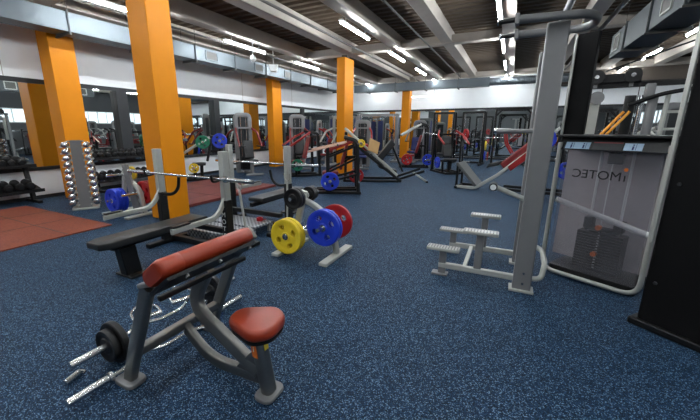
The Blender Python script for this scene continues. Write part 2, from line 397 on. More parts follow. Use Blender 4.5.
# ------------------------------------------------------------------ weight plates
PLATES = {}
def plate_mesh(R, T, m, holes=4):
    key = (R, T, m, holes)
    if key in PLATES: return PLATES[key]
    mb = MB(); N = 56 if R > .17 else 32
    radii = [.026, .052, .062, R*.40, R*.47, R*.62, R*.70, R*.80, R*.97, R]
    thick = [1, 1, .62, .62, .62, .62, .62, 1, 1, .8]
    def hole(i, j):
        if not holes: return False
        a = (j+.5)/N*holes % 1.0
        if i in (3, 4, 5):
            lim = .2 if i == 4 else .155
            return abs(a-.5) < lim
        return False
    nb = len(radii)-1; V_ = {}
    for sgn in (-1, 1):
        for i, (r, th) in enumerate(zip(radii, thick)):
            for j in range(N):
                a = 2*PI*j/N; V_[sgn, i, j] = mb.bm.verts.new((r*math.cos(a), sgn*T/2*th, r*math.sin(a)))
    cell = lambda i, j: 0 <= i < nb and not hole(i, j % N)
    for i in range(nb):
        for j in range(N):
            if not cell(i, j): continue
            k = (j+1) % N
            for sgn in (-1, 1): mb._f([V_[sgn, i, j], V_[sgn, i+1, j], V_[sgn, i+1, k], V_[sgn, i, k]])
            if not cell(i-1, j): mb._f([V_[-1, i, j], V_[-1, i, k], V_[1, i, k], V_[1, i, j]])
            if not cell(i+1, j): mb._f([V_[-1, i+1, j], V_[-1, i+1, k], V_[1, i+1, k], V_[1, i+1, j]])
            if not cell(i, j-1): mb._f([V_[-1, i, j], V_[-1, i+1, j], V_[1, i+1, j], V_[1, i, j]])
            if not cell(i, j+1): mb._f([V_[-1, i, k], V_[-1, i+1, k], V_[1, i+1, k], V_[1, i, k]])
    loose = [v for v in mb.bm.verts if not v.link_faces]
    bmesh.ops.delete(mb.bm, geom=loose, context='VERTS')
    o = mb.build('disc', m)
    ring = MB(); ring.lathe([(.0255, -T*.53), (.042, -T*.53), (.042, T*.53), (.0255, T*.53), (.0255, -T*.53)], (0, 0, 0), (0, 1, 0), 24)
    h = ring.build('hub_ring', 'chrome' if holes else 'rubber')
    PLATES[key] = (o.data, h.data)
    for x in (o, h): bpy.data.objects.remove(x)
    return PLATES[key]
def plate(loc, m, label, R=.225, T=.04, rz=0., tilt=0., holes=4, group=None, spin=.3):
    d, h = plate_mesh(R, T, m, holes)
    t = thing('weight_plate', label, 'weight plate', loc, 0, group); t.rotation_euler = (tilt, 0, rz)
    for n, me in (('disc', d), ('hub_ring', h)):
        c = bpy.data.objects.new(n, me); COL.objects.link(c); c.parent = t
        if n == 'disc': c.rotation_euler = (0, spin, 0)
    return t
def barbell(c, L, rz, label, sleeve=.42, name='barbell', m='chrome'):
    t = thing(name, label, 'barbell', c, rz); h = L/2
    mb = MB(); mb.cyl((-h+sleeve, 0, 0), (h-sleeve, 0, 0), .0145, seg=12); mb.build('shaft', m, t)
    for s in (-1, 1):
        mb = MB(); mb.lathe([(.012, h), (.024, h-.002), (.025, h-.01), (.025, h-sleeve+.04), (.038, h-sleeve+.035), (.038, h-sleeve), (.02, h-sleeve-.012)], (0, 0, 0), (s, 0, 0), 16); mb.build('sleeve', m, t)
    return t
# ------------------------------------------------------------------ preacher curl bench (foreground)
O = V((-1.7, 1.4, 0))
t = thing('preacher_curl_bench', 'grey preacher curl bench with brick red arm pad and seat in the foreground', 'exercise bench', O)
Y0, Y1 = 1.05, 1.74     # the two legs
def profile_pad():
    a = math.radians(38); s = V((math.cos(a), 0, math.sin(a))); n = V((-math.sin(a), 0, math.cos(a)))
    c = V((-1.575, 0, .86)); return c, s, n, rrect(.215, .105, .048, 6)
c, s_, n_, sec = profile_pad()
mb = MB(O); rings = []
ya, yb = 1.0, 1.70
for y, k in ((ya, .82), (ya+.008, .93), (ya+.022, 1.), (ya+.13, 1.), (ya+.133, .985), (ya+.139, .985), (ya+.142, 1.), (yb-.022, 1.), (yb-.008, .93), (yb, .82)):
    rings.append([V((c.x, y, c.z))+s_*(x*k if k < .97 else x*k)+n_*(z*k) for x, z in sec])
mb.ring_sweep(rings); pad = mb.build('arm_pad', 'redpad', t, label='brick red upholstered arm pad')
mb = MB(O); lo = c-n_*.072
mb.prism([lo-s_*.1+n_*.008+V((0, 1.0, 0)), lo+s_*.1+n_*.008+V((0, 1.0, 0)), lo+s_*.1-n_*.012+V((0, 1.0, 0)), lo-s_*.1-n_*.012+V((0, 1.0, 0))], (0, .67, 0))
mb.build('mounting_plate', 'black', t)
for y in (1.12, 1.36, 1.62):
    mb = MB(O); p = V((c.x, y, c.z))+s_*.075-n_*.08; mb.cyl(p, p-n_*.022, .014, seg=6); mb.build('bolt', 'chrome', t)
mb = MB(O); mb.bar((-1.59, 1.03, .705), (-1.59, 1.71, .705), .03, .03); mb.build('cross_bar', 'black', t, bevel=.006)
for y in (Y0, Y1):
    mb = MB(O); mb.beam([(-2.02, y, .02), (-1.955, y, .18), (-1.70, y, .745)], .055, .085, .1, .015); mb.build('leg', 'gun', t, label='gunmetal slanted leg')
    mb = MB(O); mb.bar((-1.75, y, .745), (-1.59, y, .80), .07, .03); mb.build('leg_cap', 'steel', t, bevel=.008)
    mb = MB(O); mb.slab([(-2.02+px, y+py) for px, py in rrect(.18, .13, .04)], 0, .03, .008); mb.build('foot_plate', 'steel', t)
mb = MB(O); mb.beam([(-1.925, Y0, .245), (-1.925, Y1, .245)], .06, .06, 0, .012); mb.build('cross_rail', 'gun', t)
mb = MB(O); mb.bar((-1.72, 1.735, .73), (-1.53, 1.735, .90), .05, .10); mb.build('end_bracket', 'gun', t, bevel=.01)
# storage hooks on the far side of the legs
for y in (Y0+.09, Y1-.09):
    mb = MB(O); mb.tube([(-1.95, y, .3), (-2.06, y, .29), (-2.08, y, .34)], .012, 8, .03); mb.build('storage_hook', 'chrome', t)
# curved frame from the pad to the seat post, and the lower strut
mb = MB(O); mb.beam([(-1.66, 1.44, .72), (-1.84, 1.43, .42), (-1.50, 1.40, .27), (-1.22, 1.38, .14)], .06, .095, .22, .018); mb.build('curved_frame', 'gun', t)
mb = MB(O); mb.beam([(-1.925, 1.42, .23), (-1.68, 1.41, .05), (-1.28, 1.39, .09), (-1.18, 1.39, .10)], .055, .08, .16, .018); mb.build('lower_strut', 'gun', t)
mb = MB(O); mb.prism([(-1.40, 1.36, .12), (-1.22, 1.36, .12), (-1.23, 1.36, .30), (-1.32, 1.36, .22)], (0, .06, 0)); mb.build('gusset', 'gun', t, bevel=.008)
mb = MB(O); mb.beam([(-1.155, 1.385, .015), (-1.21, 1.36, .47)], .08, .095, 0, .03)
post = mb.build('seat_post', 'gun', t)
mb = MB(O); mb.slab([(-1.155+px, 1.385+py) for px, py in rrect(.13, .18, .045)], 0, .028, .008); mb.build('foot_plate', 'steel', t)
mb = MB(O); mb.prism([(-1.213, 1.318, .29), (-1.173, 1.318, .285), (-1.187, 1.314, .40), (-1.223, 1.314, .405)], (0, .003, 0)); st = mb.build('sticker', 'sticker', post, label='orange sticker')
text_mesh('lettering', 'i', .05, 'white', post, Matrix.Translation(-O) @ basis((-1.199, 1.3125, .345), (1, 0, 0), (0, 0, 1)))
mb = MB(O); mb.prism([(-1.147, 1.35, .33), (-1.147, 1.385, .33), (-1.155, 1.385, .40), (-1.155, 1.35, .40)], (.003, 0, 0)); mb.build('sticker', 'yellow', post, label='yellow sticker')
# seat: rounded triangular cushion
def seat_outline():
    # narrow nose towards the pad (-x), wide round back
    P = [V((-.165, -.065, 0)), V((-.165, .065, 0)), V((.06, .165, 0)), V((.155, .085, 0)), V((.155, -.085, 0)), V((.06, -.165, 0))]
    return [(p.x, p.y) for p in fil(P, .075, True)]
a = math.radians(8)
mb = MB(O); mb.slab([(-1.19+x*math.cos(a)-y*math.sin(a), 1.345+x*math.sin(a)+y*math.cos(a)) for x, y in seat_outline()], .475, .545, .03, 5)
mb.build('seat', 'redpad', t, label='brick red rounded seat pad')
mb = MB(O); mb.slab([(-1.19+.94*(x*math.cos(a)-y*math.sin(a)), 1.345+.94*(x*math.sin(a)+y*math.cos(a))) for x, y in seat_outline()], .455, .477, .006, 2)
mb.build('seat_base', 'black', t)
# ------------------------------------------------------------------ curl bars on the floor behind the bench
def curl_bar(loc, label, L=1.45, z=.0, bend=.07):
    t = thing('curl_bar', label, 'barbell', loc); h = L/2; sl = .26
    pts = [(0, -h+sl, 0), (0, -.36, 0), (-bend, -.24, 0), (bend*.4, -.1, 0), (bend*.4, .1, 0), (-bend, .24, 0), (0, .36, 0), (0, h-sl, 0)]
    mb = MB(); mb.tube(pts, .0135, 10, .05); mb.build('bent_shaft', 'chrome', t)
    for s in (-1, 1):
        mb = MB(); mb.lathe([(.012, h), (.024, h-.003), (.025, h-.012), (.025, h-sl+.03), (.036, h-sl+.025), (.036, h-sl), (.018, h-sl-.01)], (0, 0, 0), (0, s, 0), 16); mb.build('sleeve', 'chrome', t)
    return t
curl_bar((-2.10, 1.45, .057), 'chrome curl bar lying on the floor by the bench foot without plates')
curl_bar((-2.30, 1.575, .15), 'chrome curl bar carrying small black plates behind the preacher bench')
for dy, R, w in ((-.44, .15, 'larger inner'), (-.487, .115, 'smaller outer')):
    plate((-2.30, 1.575+dy, .15), 'rubber', '%s black plate at the near end of the curl bar' % w, R, .045, holes=0)
plate((-2.30, 1.575+.44, .15), 'rubber', 'black plate at the far end of the curl bar under the red pad', .15, .045, holes=0)
t = thing('spring_collar', 'small chrome bar collar on the floor left of the curl bars', 'collar', (-2.36, .88, .024), .3)
mb = MB(); mb.tube([(0, -.06, 0), (0, .05, 0)], .022, 12); mb.build('sleeve', 'chrome', t)
mb = MB(); mb.tube([(0, .04, .02), (.05, .05, .02), (.06, .02, .02)], .006, 8, .02); mb.build('handle', 'chrome', t)
def stirrup(loc, rz, tilt, label):
    t = thing('pulley_attachment', label, 'gym attachment', loc, rz); t.rotation_euler = (tilt, 0, rz)
    mb = MB(); mb.tube([(-.095, 0, 0), (-.095, .13, 0), (-.03, .22, 0), (.03, .22, 0), (.095, .13, 0), (.095, 0, 0)], .011, 10, .05); mb.build('stirrup', 'chrome', t)
    mb = MB(); mb.cyl((-.1, 0, 0), (.1, 0, 0), .018, seg=12); mb.build('grip', 'chrome', t)
    mb = MB(); mb.tube([(.022*math.cos(a*PI/4), (.24)+.022*math.sin(a*PI/4), 0) for a in range(8)], .006, 8, closed=True); mb.build('swivel_ring', 'chrome', t)
stirrup((-2.32, 1.40, .2), 1.2, .0, 'nearer chrome stirrup handle resting on the curl bars')
stirrup((-2.30, 1.72, .2), 1.2, .05, 'farther chrome stirrup handle resting on the curl bars')
stirrup((-2.05, 1.7, .02), 1.0, 0, 'chrome stirrup handle on the floor under the red arm pad')
# ------------------------------------------------------------------ flat bench press stations
def upright(mb_name, t, x, y, ztop=1.34, off=(0, 0, 0), face=-1):
    mb = MB(); mb.box((x, y, .38), (.085, .12, .74)); u = mb.build('upright_base', 'black', t, bevel=.01)
    mb = MB(); mb.box((x, y, .74+(ztop-.74)/2), (.075, .10, ztop-.74)); mb.build('upright', 'silver', t, bevel=.008)
    mb = MB(); mb.tube([(x, y+face*.04, 1.02), (x, y+face*.13, .995), (x, y+face*.2, 1.0), (x, y+face*.21, 1.08)], .016, 10, .03); mb.build('bar_hook', 'black', t)
    return u
def bench_press(loc, rz, label):
    """local: pad runs to -y, uprights near y=0"""
    t = thing('bench_press', label, 'exercise bench', loc, rz)
    mb = MB()
    o = [(x, -1.27+y) for x, y in [(-.10, 0), (.10, 0), (.155, .1), (.155, 1.36), (-.155, 1.36), (-.155, .1)]]
    mb.slab(o, .40, .47, .022, 4); mb.build('bench_pad', 'vinyl', t)
    mb = MB(); mb.bar((0, -1.1, .37), (0, .2, .37), .07, .06); mb.build('pad_rail', 'black', t)
    mb = MB(); mb.prism([(-.06, -1.0, 0), (-.06, -.82, 0), (-.06, -.86, .35), (-.06, -1.04, .35)], (.12, 0, 0)); mb.build('front_leg', 'black', t, bevel=.01)
    mb = MB(); mb.box((0, -.91, .012), (.3, .2, .024)); mb.build('foot_plate', 'black', t, bevel=.006)
    for s in (-1, 1):
        u = upright('u', t, s*.61, 0)
        mb = MB(); mb.beam([(s*.61, .0, .80), (s*.61, -.12, .62), (s*.61, -.22, .56), (s*.61, -.80, .55)], .038, .06, .05, .01); mb.build('safety_arm', 'silver', t)
        mb = MB(); mb.box((s*.61, -.68, .597), (.055, .22, .02)); mb.build('arm_pad', 'black', t, bevel=.006)
        mb = MB(); mb.bar((s*.61, -.3, .03), (s*.61, .55, .03), .09, .06); mb.build('floor_rail', 'black', t, bevel=.01)
        if s < 0:
            mb = MB(); mb.tube([(-.57, 0, .72), (-.45, .06, .71), (-.36, .09, .80), (-.33, .09, .96)], .022, 10, .08); mb.build('bar_holder', 'black', t)
        if s > 0:
            for i, ch in enumerate('IMOTEC'):
                text_mesh('lettering', ch, .085, 'white', u, basis((s*.61, -.0625, .66-i*.09), (1, 0, 0), (0, 0, 1)))
    mb = MB(); mb.bar((-.61, .1, .06), (.61, .1, .06), .08, .08); mb.build('cross_rail', 'black', t, bevel=.008)
    mb = MB(); mb.bar((-.61, .2, .26), (.61, .2, .26), .07, .07); mb.build('rear_cross_rail', 'black', t, bevel=.008)
    mb = MB(); mb.box((0, .46, .155), (.92, .44, .03)); mb.box((0, .25, .12), (.92, .025, .1)); mb.box((0, .67, .12), (.92, .025, .1)); mb.build('spotter_step', 'tread', t, bevel=.004)
    mb = MB()
    for x in (-.4, .4):
        for y in (.27, .65): mb.box((x, y, .07), (.04, .04, .14))
    mb.build('step_leg', 'silver', t)
    return t
BP1 = bench_press((-3.64, 3.0, 0), 0, 'black flat bench press station with silver uprights nearest the camera')
barbell((-3.55, 2.83, 1.035), 2.22, 0, 'chrome barbell racked across the nearest bench press uprights')
BP2 = dup(BP1, 'black bench press station beyond the first, behind the yellow plate', (-3.7, 4.42, 0), (0, 0, PI))
barbell((-3.72, 4.59, 1.035), 2.2, 0, 'chrome barbell racked on the second bench press behind the plate tree')
def fork_post(loc, label, lean=0.):
    t = thing('fork_post', label, 'post', loc)
    mb = MB(); mb.bar((lean, 0, .03), (0, 0, .8), .026, .026); mb.build('pole', 'silver', t, bevel=.005)
    mb = MB(); mb.tube([(-.05, 0, .93), (-.05, 0, .84), (0, 0, .8), (.05, 0, .84), (.05, 0, .93)], .011, 8, .03); mb.build('fork', 'silver', t)
    mb = MB(); mb.box((lean, 0, .015), (.1, .1, .03)); mb.build('foot_plate', 'silver', t, bevel=.006)
fork_post((-3.14, 3.36, 0), 'thin silver fork topped post beside the nearest bench press upright', .1)
fork_post((-3.02, 4.3, 0), 'thin silver fork topped post in front of the second bench press', -.03)
t = thing('bar_collar', 'small red bar collar on the spotter step of the second bench', 'collar', (-3.42, 4.08, .172))
mb = MB(); mb.lathe([(.028, 0), (.05, 0), (.05, .05), (.028, .05), (.028, 0)]); mb.build('ring', 'red', t)
mb = MB(); mb.tube([(.045, 0, .025), (.09, 0, .03), (.1, .03, .03)], .008, 8); mb.build('lever', 'red', t)
# ------------------------------------------------------------------ plate trees
def plate_tree(loc, rz, label, wide=False):
    t = thing('plate_tree', label, 'plate rack', loc, rz)
    for x in (-.35, .35):
        mb = MB(); mb.bar((x, -.38, .025), (x, .38, .025), .11, .045); mb.build('floor_foot', 'silver', t, bevel=.01)
    mb = MB(); mb.beam([(.35, 0, .05), (.27, 0, .50), (.0, 0, .66), (-.12, 0, .70)], .06, .08, .1); mb.build('leg', 'silver', t)
    mb = MB(); mb.beam([(-.35, 0, .05), (-.24, 0, .36), (-.12, 0, .82)], .06, .08, .1); mb.build('leg', 'silver', t)
    if wide:
        mb = MB(); mb.prism([(.10, -.06, .04), (.30, -.06, .04), (.05, -.06, .95), (-.10, -.06, .95)], (0, .05, 0)); mb.build('side_plate', 'steel', t, bevel=.008)
    mb = MB(); mb.bar((-.24, 0, .27), (.3, 0, .27), .05, .06); mb.build('cross_bar', 'silver', t, bevel=.008)
    for x, z in ((-.22, .27), (.26, .42), (-.12, .76)):
        for d in (-1, 1):
            mb = MB(); mb.cyl((x, d*.03, z), (x, d*.34, z+.008), .0235, seg=12); p = mb.build('peg', 'chrome', t)
            mb = MB(); mb.cyl((x, d*.03, z), (x, d*.045, z), .045, seg=12); mb.build('peg_collar', 'silver', p)
    return t
PT = (-2.17, 3.64)
plate_tree((*PT, 0), 0, 'silver plate tree holding yellow, blue and red plates right of the bench press')
plate((PT[0]-.22, PT[1]-.29, .272), 'yellow', 'front yellow grip plate on the plate tree', R=.228, T=.06)
plate((PT[0]-.22, PT[1]-.222, .272), 'yellow', 'yellow grip plate tucked behind the front yellow plate', R=.228, T=.055)
plate((PT[0]+.26, PT[1]-.19, .424), 'blue', 'front blue grip plate on the plate tree', R=.228, T=.045)
plate((PT[0]+.26, PT[1]-.135, .424), 'blue', 'blue grip plate behind the front one on the plate tree', R=.228, T=.045)
plate((PT[0]+.26, PT[1]+.16, .424), 'red', 'red grip plate on the back of the plate tree', R=.228, T=.045)
plate((PT[0]-.12, PT[1]-.26, .763), 'rubber', 'large black plate on the top peg of the plate tree', R=.13, T=.05, holes=0)
plate((PT[0]-.12, PT[1]-.202, .763), 'rubber', 'second black plate on the top peg of the plate tree', R=.13, T=.05, holes=0)
plate((PT[0]-.12, PT[1]+.12, .763), 'rubber', 'small black plate on the rear top peg of the plate tree', R=.10, T=.06, holes=0)
plate((PT[0]-.12, PT[1]+.19, .763), 'rubber', 'outermost small black plate on the rear top peg of the plate tree', R=.085, T=.05, holes=0)
PQ = (-6.35, 3.85)
plate_tree((*PQ, 0), 0, 'silver plate tree with wide slanted post left of the big orange column', True)
for k in range(4): plate((PQ[0]-.22, PQ[1]-.09-.05*k, .272), 'blue', '%s blue plate from the back on the left plate tree' % ORD[k], R=.228, T=.045)
for k in range(3): plate((PQ[0]+.26, PQ[1]+.09+.055*k, .424), 'red', '%s red plate from the front on the left plate tree' % ORD[k], R=.22, T=.045)
plate((PQ[0]-.12, PQ[1]+.14, .763), 'yellow', 'yellow plate on the rear top peg of the left plate tree', R=.13, T=.045)
# ------------------------------------------------------------------ assisted chin and dip machine (right)
t = thing('chin_dip_machine', 'tall grey assisted chin and dip machine with four steps and handles on top', 'exercise machine', (.255, 3.67, 0)); O = V(t.location)
mb = MB(O); mb.box((.255, 3.70, 1.25), (.165, .10, 2.47)); mb.build('front_post', 'steel', t, bevel=.012)
mb = MB(O); mb.box((.255, 3.70, .012), (.22, .16, .024)); mb.build('post_foot', 'silver', t, bevel=.005)
mb = MB(O); mb.box((.235, 4.48, 1.2), (.12, .10, 2.38)); mb.build('rear_post', 'steel', t, bevel=.012)
mb = MB(O); mb.box((.235, 4.48, .012), (.18, .16, .024)); mb.build('post_foot', 'silver', t, bevel=.005)
mb = MB(O); mb.tube([(-.06, 3.52, 2.5), (.52, 3.60, 2.5), (.55, 4.10, 2.5), (-.06, 4.06, 2.5)], .034, 14, .22); hl = mb.build('pull_up_handle', 'steel', t)
for y in (3.52, 4.06):
    mb = MB(O); mb.tube([(-.05, y, 2.5), (-.1, y, 2.5), (-.20, y+.01, 2.5)], .021, 10); mb.build('grip', 'rubber', hl)
    mb = MB(O); mb.cyl((-.20, y+.01, 2.5), (-.212, y+.01, 2.5), .028, seg=12); mb.build('end_cap', 'chrome', hl)
    mb = MB(O); mb.box((-.06, y, 2.5), (.035, .085, .085)); mb.build('collar', 'steel', hl, bevel=.006)
for y, zz in ((3.70, 1.58), (4.48, 1.58)):
    mb = MB(O); mb.tube([(.2, y, zz), (-.02, y, zz)], .021, 12); mb.build('dip_bar', 'steel', t)
    mb = MB(O); mb.tube([(-.01, y, zz), (-.13, y, zz)], .025, 12); mb.build('dip_grip', 'steel', t)
    mb = MB(O); mb.lathe([(.0, 0), (.03, .0), (.03, .02), (0, .022)], (-.13, y, zz), (-1, 0, 0), 12); mb.build('end_cap', 'chrome', t)
for y in (3.72, 4.50):
    mb = MB(O); mb.bar((.22, y, .115), (-.57, y, .115), .05, .065); mb.build('base_rail', 'silver', t, bevel=.012)
    mb = MB(O); mb.box((-.55, y, .012), (.17, .11, .024)); mb.build('rail_foot', 'steel', t, bevel=.006)
    for k, (x, z) in enumerate(((-.53, .295), (-.17, .53))):
        mb = MB(O); mb.bar((x, y, 0.02 if k == 0 else .1), (x, y, z), .075, .045, up=(0, 1, 0)); mb.build('step_post', 'steel', t, bevel=.006)
        mb = MB(O); mb.box((x, y-.01, z+.018), (.34, .13, .036)); sp = mb.build('step', 'silver', t, bevel=.008)
        mb = MB(O)
        for i in range(11): mb.box((x-.15+i*.03, y-.01, z+.038), (.012, .11, .006))
        mb.build('step_grip', 'steel', sp)
mb = MB(O); mb.bar((-.3, 3.72, .115), (-.3, 4.50, .115), .04, .04); mb.build('cross_rail', 'silver', t)
mb = MB(O); mb.tube([(.3, 3.72, .13), (.42, 3.74, .13), (.44, 3.8, .28), (.44, 4.2, .3), (.27, 4.45, .3)], .026, 10, .1); mb.build('bent_brace', 'silver', t)
mb = MB(O); mb.tube([(.24, 4.06, .86), (-.08, 4.06, .98)], .026, 12); mb.build('knee_lever', 'silver', t)
mb = MB(O); mb.cyl((-.11, 3.98, .99), (-.11, 4.14, .99), .042, seg=16); mb.build('knee_roller', 'rubber', t)
mb = MB(O); mb.cyl((-.11, 3.975, .99), (-.11, 3.965, .99), .03, seg=16); mb.build('roller_cap', 'white', t)
for y in (3.70, 4.48):
    mb = MB(O)
    for z in (.09, .2): mb.cyl((.26, y-.052, z), (.26, y-.062, z), .012, seg=6)
    mb.build('bolt', 'chrome', t)
# weight stack tower, turned, as part of the same machine
A, B = V((.515, 4.37, 0)), V((1.22, 3.99, 0)); ex = (B-A).normalized(); ez = V((0, 0, 1)); ey = V((-ex.y, ex.x, 0)); W = (B-A).length
tw = thing('weight_stack_tower', 'black weight stack tower with smoked clear shroud and lettering beside the chin machine', 'exercise machine', A, math.atan2(ex.y, ex.x))
# local: x along width 0..W, y backwards, z up
mb = MB(); mb.tube([(-.03, -.03, 1.46), (-.03, -.03, .045), (W+.03, -.03, .045), (W+.03, -.03, 1.46)], .023, 10, .14); mb.build('tube_frame', 'silver', tw)
mb = MB(); mb.slab([(W/2+x, .24+y) for x, y in rrect(W-.02, .44, .05)], 0, .1, .01); mb.build('base', 'black', tw)
mb = MB(); mb.prism([(-.05, -.05, 1.39), (-.05, .5, 1.39), (-.05, .5, 1.52), (-.05, .02, 1.52)], (W+.1, 0, 0)); hd = mb.build('header', 'black', tw, bevel=.01)
mb = MB(); mb.box((W/2, .25, 1.53), (W+.16, .6, .025)); mb.build('top_tray', 'black', tw, bevel=.008)
def on_header(x0, x1, z0, z1, d, m, name, label=None):
    fy = lambda z: -.05+(z-1.39)/.13*.07-d
    mb = MB(); mb.prism([(x0, fy(z0), z0), (x1, fy(z0), z0), (x1, fy(z1), z1), (x0, fy(z1), z1)], (0, .003, 0)); return mb.build(name, m, hd, smooth=False, label=label)
for x0, x1 in ((.02, .235), (.505, .64)):
    st = on_header(x0, x1, 1.405, 1.47, .004, 'label', 'instruction_sticker', 'pale blue exercise instruction sticker')
    n = 2 if x1-x0 > .16 else 1
    for i in range(n):
        cx = x0+(x1-x0)*(i+.5)/n
        on_header(cx-.007, cx+.007, 1.41, 1.445, .0055, 'navy', 'pictogram'); on_header(cx-.006, cx+.006, 1.45, 1.462, .0055, 'navy', 'pictogram')
        on_header(cx+.018, cx+.022, 1.41, 1.465, .0055, 'navy', 'pictogram')
on_header(.26, .49, 1.405, 1.475, .004, 'darksteel', 'warning_plate', 'dark warning plate with red edge'); on_header(.26, .49, 1.466, 1.475, .005, 'maroon', 'warning_stripe')
mb = MB(); mb.box((W/2, .0, .75), (W-.03, .006, 1.28)); sh = mb.build('shroud', 'shroud', tw, smooth=False, label='smoked see-through plastic shroud')
text_mesh('lettering', 'MOTEC', .122, 'rubber', sh, basis((W*.33+.055, -.008, 1.15), (1, 0, 0), (0, 0, 1)) @ Matrix.Scale(-1, 4, (1, 0, 0)))
text_mesh('lettering', 'ı', .125, 'rubber', sh, basis((W*.33+.285, -.008, 1.15), (1, 0, 0), (0, 0, 1)) @ Matrix.Scale(-1, 4, (1, 0, 0)))
mb = MB(); mb.cyl((W*.33+.285, -.004, 1.225), (W*.33+.285, -.009, 1.225), .017, seg=12); mb.build('letter_dot', 'sticker', sh, label='orange dot over the letter')
mb = MB(); mb.box((W/2-.06, .44, .75), (W+.12, .02, 1.28)); mb.build('back_panel', mat('warm_grey_panel', (176, 170, 172), .5), tw, smooth=False, label='plain grey back panel')
for x in (W/2-.13, W/2+.13):
    mb = MB(); mb.cyl((x, .22, .1), (x, .22, 1.4), .013, seg=12); mb.build('guide_rod', 'white', tw)
mb = MB(); mb.cyl((W/2-.02, .2, .5), (W/2-.02, .2, 1.4), .006, seg=8); mb.build('cable', 'white', tw)
mb = MB()
for i in range(14): mb.box((W/2, .22, .125+i*.03), (.40, .17, .026))
stk = mb.build('weight_stack', 'black', tw, bevel=.003)
mb = MB(); mb.box((W/2, .125, .34), (.028, .006, .44)); mb.build('number_strip', 'rubber', stk, label='black strip of white weight numbers')
for i in range(14): text_mesh('number', str(5+i*5), .022, 'white', stk, basis((W/2, .120, .545-i*.03), (1, 0, 0), (0, 0, 1)), .0004)
mb = MB(); mb.cyl((W/2-.01, .13, .60), (W/2-.01, .09, .60), .026, seg=14); mb.build('selector_knob', 'sticker', stk, label='orange selector knob')
mb = MB(); mb.cyl((W/2-.01, .13, .31), (W/2-.01, .085, .31), .026, seg=14); mb.build('selector_pin', 'sticker', stk, label='orange weight pin')
mb = MB(); mb.box((W/2, .22, .56), (.3, .1, .04)); mb.box((W/2-.13, .22, .62), (.08, .1, .12)); mb.box((W/2+.13, .22, .62), (.08, .1, .12)); mb.build('top_block', 'rubber', stk, bevel=.008)
mb = MB(); mb.tube([(-.02, .06, .84), (W+.02, .06, .62)], .03, 10); mb.build('lever_tube', 'white', tw)
mb = MB(); mb.box((W/2, .2, 1.31), (.13, .05, .11)); mb.build('pulley_block', 'rubber', tw, bevel=.01)
mb = MB(); mb.box((-.02, .22, 2.05), (.19, .06, 1.02)); col = mb.build('upper_column', 'matte', tw, bevel=.008)
mb = MB(); mb.box((-.12, .18, 2.05), (.022, .02, 1.02)); mb.build('edge_trim', 'silver', col)
# black machine upright at the right edge
a0 = V((1.09, 3.46, 0)); ang = math.atan2(-.5, .62)
t = thing('machine_upright', 'big black machine upright with silver edge cut off by the right side', 'exercise machine', a0, ang)
mb = MB(); mb.box((.36, .16, 1.2), (.70, .32, 2.4)); mb.build('column_panel', 'matte', t, bevel=.02)
mb = MB(); mb.box((.0, -.012, 1.55), (.03, .03, 1.66)); mb.build('edge_trim', 'silver', t, bevel=.006)
mb = MB(); mb.box((.36, .16, .03), (.78, .4, .06)); mb.build('base', 'black', t, bevel=.01)
for z in (.4, 1.2, 2.0):
    mb = MB(); mb.cyl((.08, -.001, z), (.08, -.012, z), .014, seg=6); mb.build('bolt', 'darksteel', t)
# ------------------------------------------------------------------ dumbbells
DB = {}
def db_thing(kind, R, L, label, loc, rot, group):
    key = (kind, R, L)
    if key not in DB:
        h = L/2
        t = thing('dumbbell', label, 'dumbbell', loc); t.rotation_euler = rot; t['group'] = group
        mb = MB(); mb.cyl((0, -h*.6, 0), (0, h*.6, 0), .015, seg=10); mb.build('handle', 'chrome', t)
        for s in (-1, 1):
            mb = MB(); hl = h*.52
            if kind == 'chrome': mb.lathe([(R*.5, h-hl), (R, h-hl+.012), (R, h-.012), (R*.6, h)], (0, 0, 0), (0, s, 0), 14); mb.build('head', 'chrome', t)
            else:
                mb.lathe([(R*.7, h-hl), (R, h-hl+.015), (R, h-.015), (R*.75, h)], (0, 0, 0), (0, s, 0), 14); hd = mb.build('head', 'rubber', t)
                mb = MB(); mb.lathe([(.001, h+.001), (R*.55, h+.001), (R*.55, h+.004), (.001, h+.004)], (0, 0, 0), (0, s, 0), 12); mb.build('end_cap', 'redframe' if kind == 'red' else 'darksteel', hd)
        DB[key] = t; return t
    return dup(DB[key], label, loc, rot, group)
def dumbbell_rack(loc, L, label, shelves, where, n0=0):
    """rack along the left wall: local x along the wall (world +y), front towards world +x"""
    t = thing('dumbbell_rack', label, 'dumbbell rack', loc, PI/2)
    for s in (.12, L-.12):
        mb = MB(); mb.prism([(s-.04, .02, 0), (s-.04, .12, 0), (s-.04, .30, 1.0), (s-.04, .22, 1.0)], (.08, 0, 0)); mb.build('upright', 'black', t, bevel=.008)
        mb = MB(); mb.bar((s, -.22, .03), (s, .36, .03), .08, .06); mb.build('floor_foot', 'black', t, bevel=.01)
    for si, (z, R, sp, kind, nm) in enumerate(shelves):
        y = -.02+.16*(z > .6)
        mb = MB(); mb.prism([(0, y-.19, z-.10), (0, y-.19, z-.03), (0, y-.178, z-.03), (0, y-.178, z-.085), (0, y+.19, z+.02), (0, y+.19, z+.005)], (L, 0, 0)); mb.build('shelf', 'black', t, smooth=False)
        x = .1; n = 0; items = []
        while x < L-.08:
            items.append(x); x += sp
        for i, x in enumerate(items):
            w = V(loc)+V((-y, x, z+R-.02))     # local (x,y) -> world (-y, x)
            db_thing(kind, R, .30, '%s black dumbbell from the left, %s shelf, %s' % (ORD[i], nm, where), w, (math.radians(16), 0, PI/2+random.uniform(-.05, .05)), 'dumbbells on the %s shelf of the %s' % (nm, where))
    return t
dumbbell_rack((-9.28, 2.13, 0), 1.45, 'two shelf black dumbbell rack under the mirror at the left edge', [(.88, .072, .16, 'plain', 'upper'), (.35, .088, .19, 'plain', 'lower')], 'left edge rack')
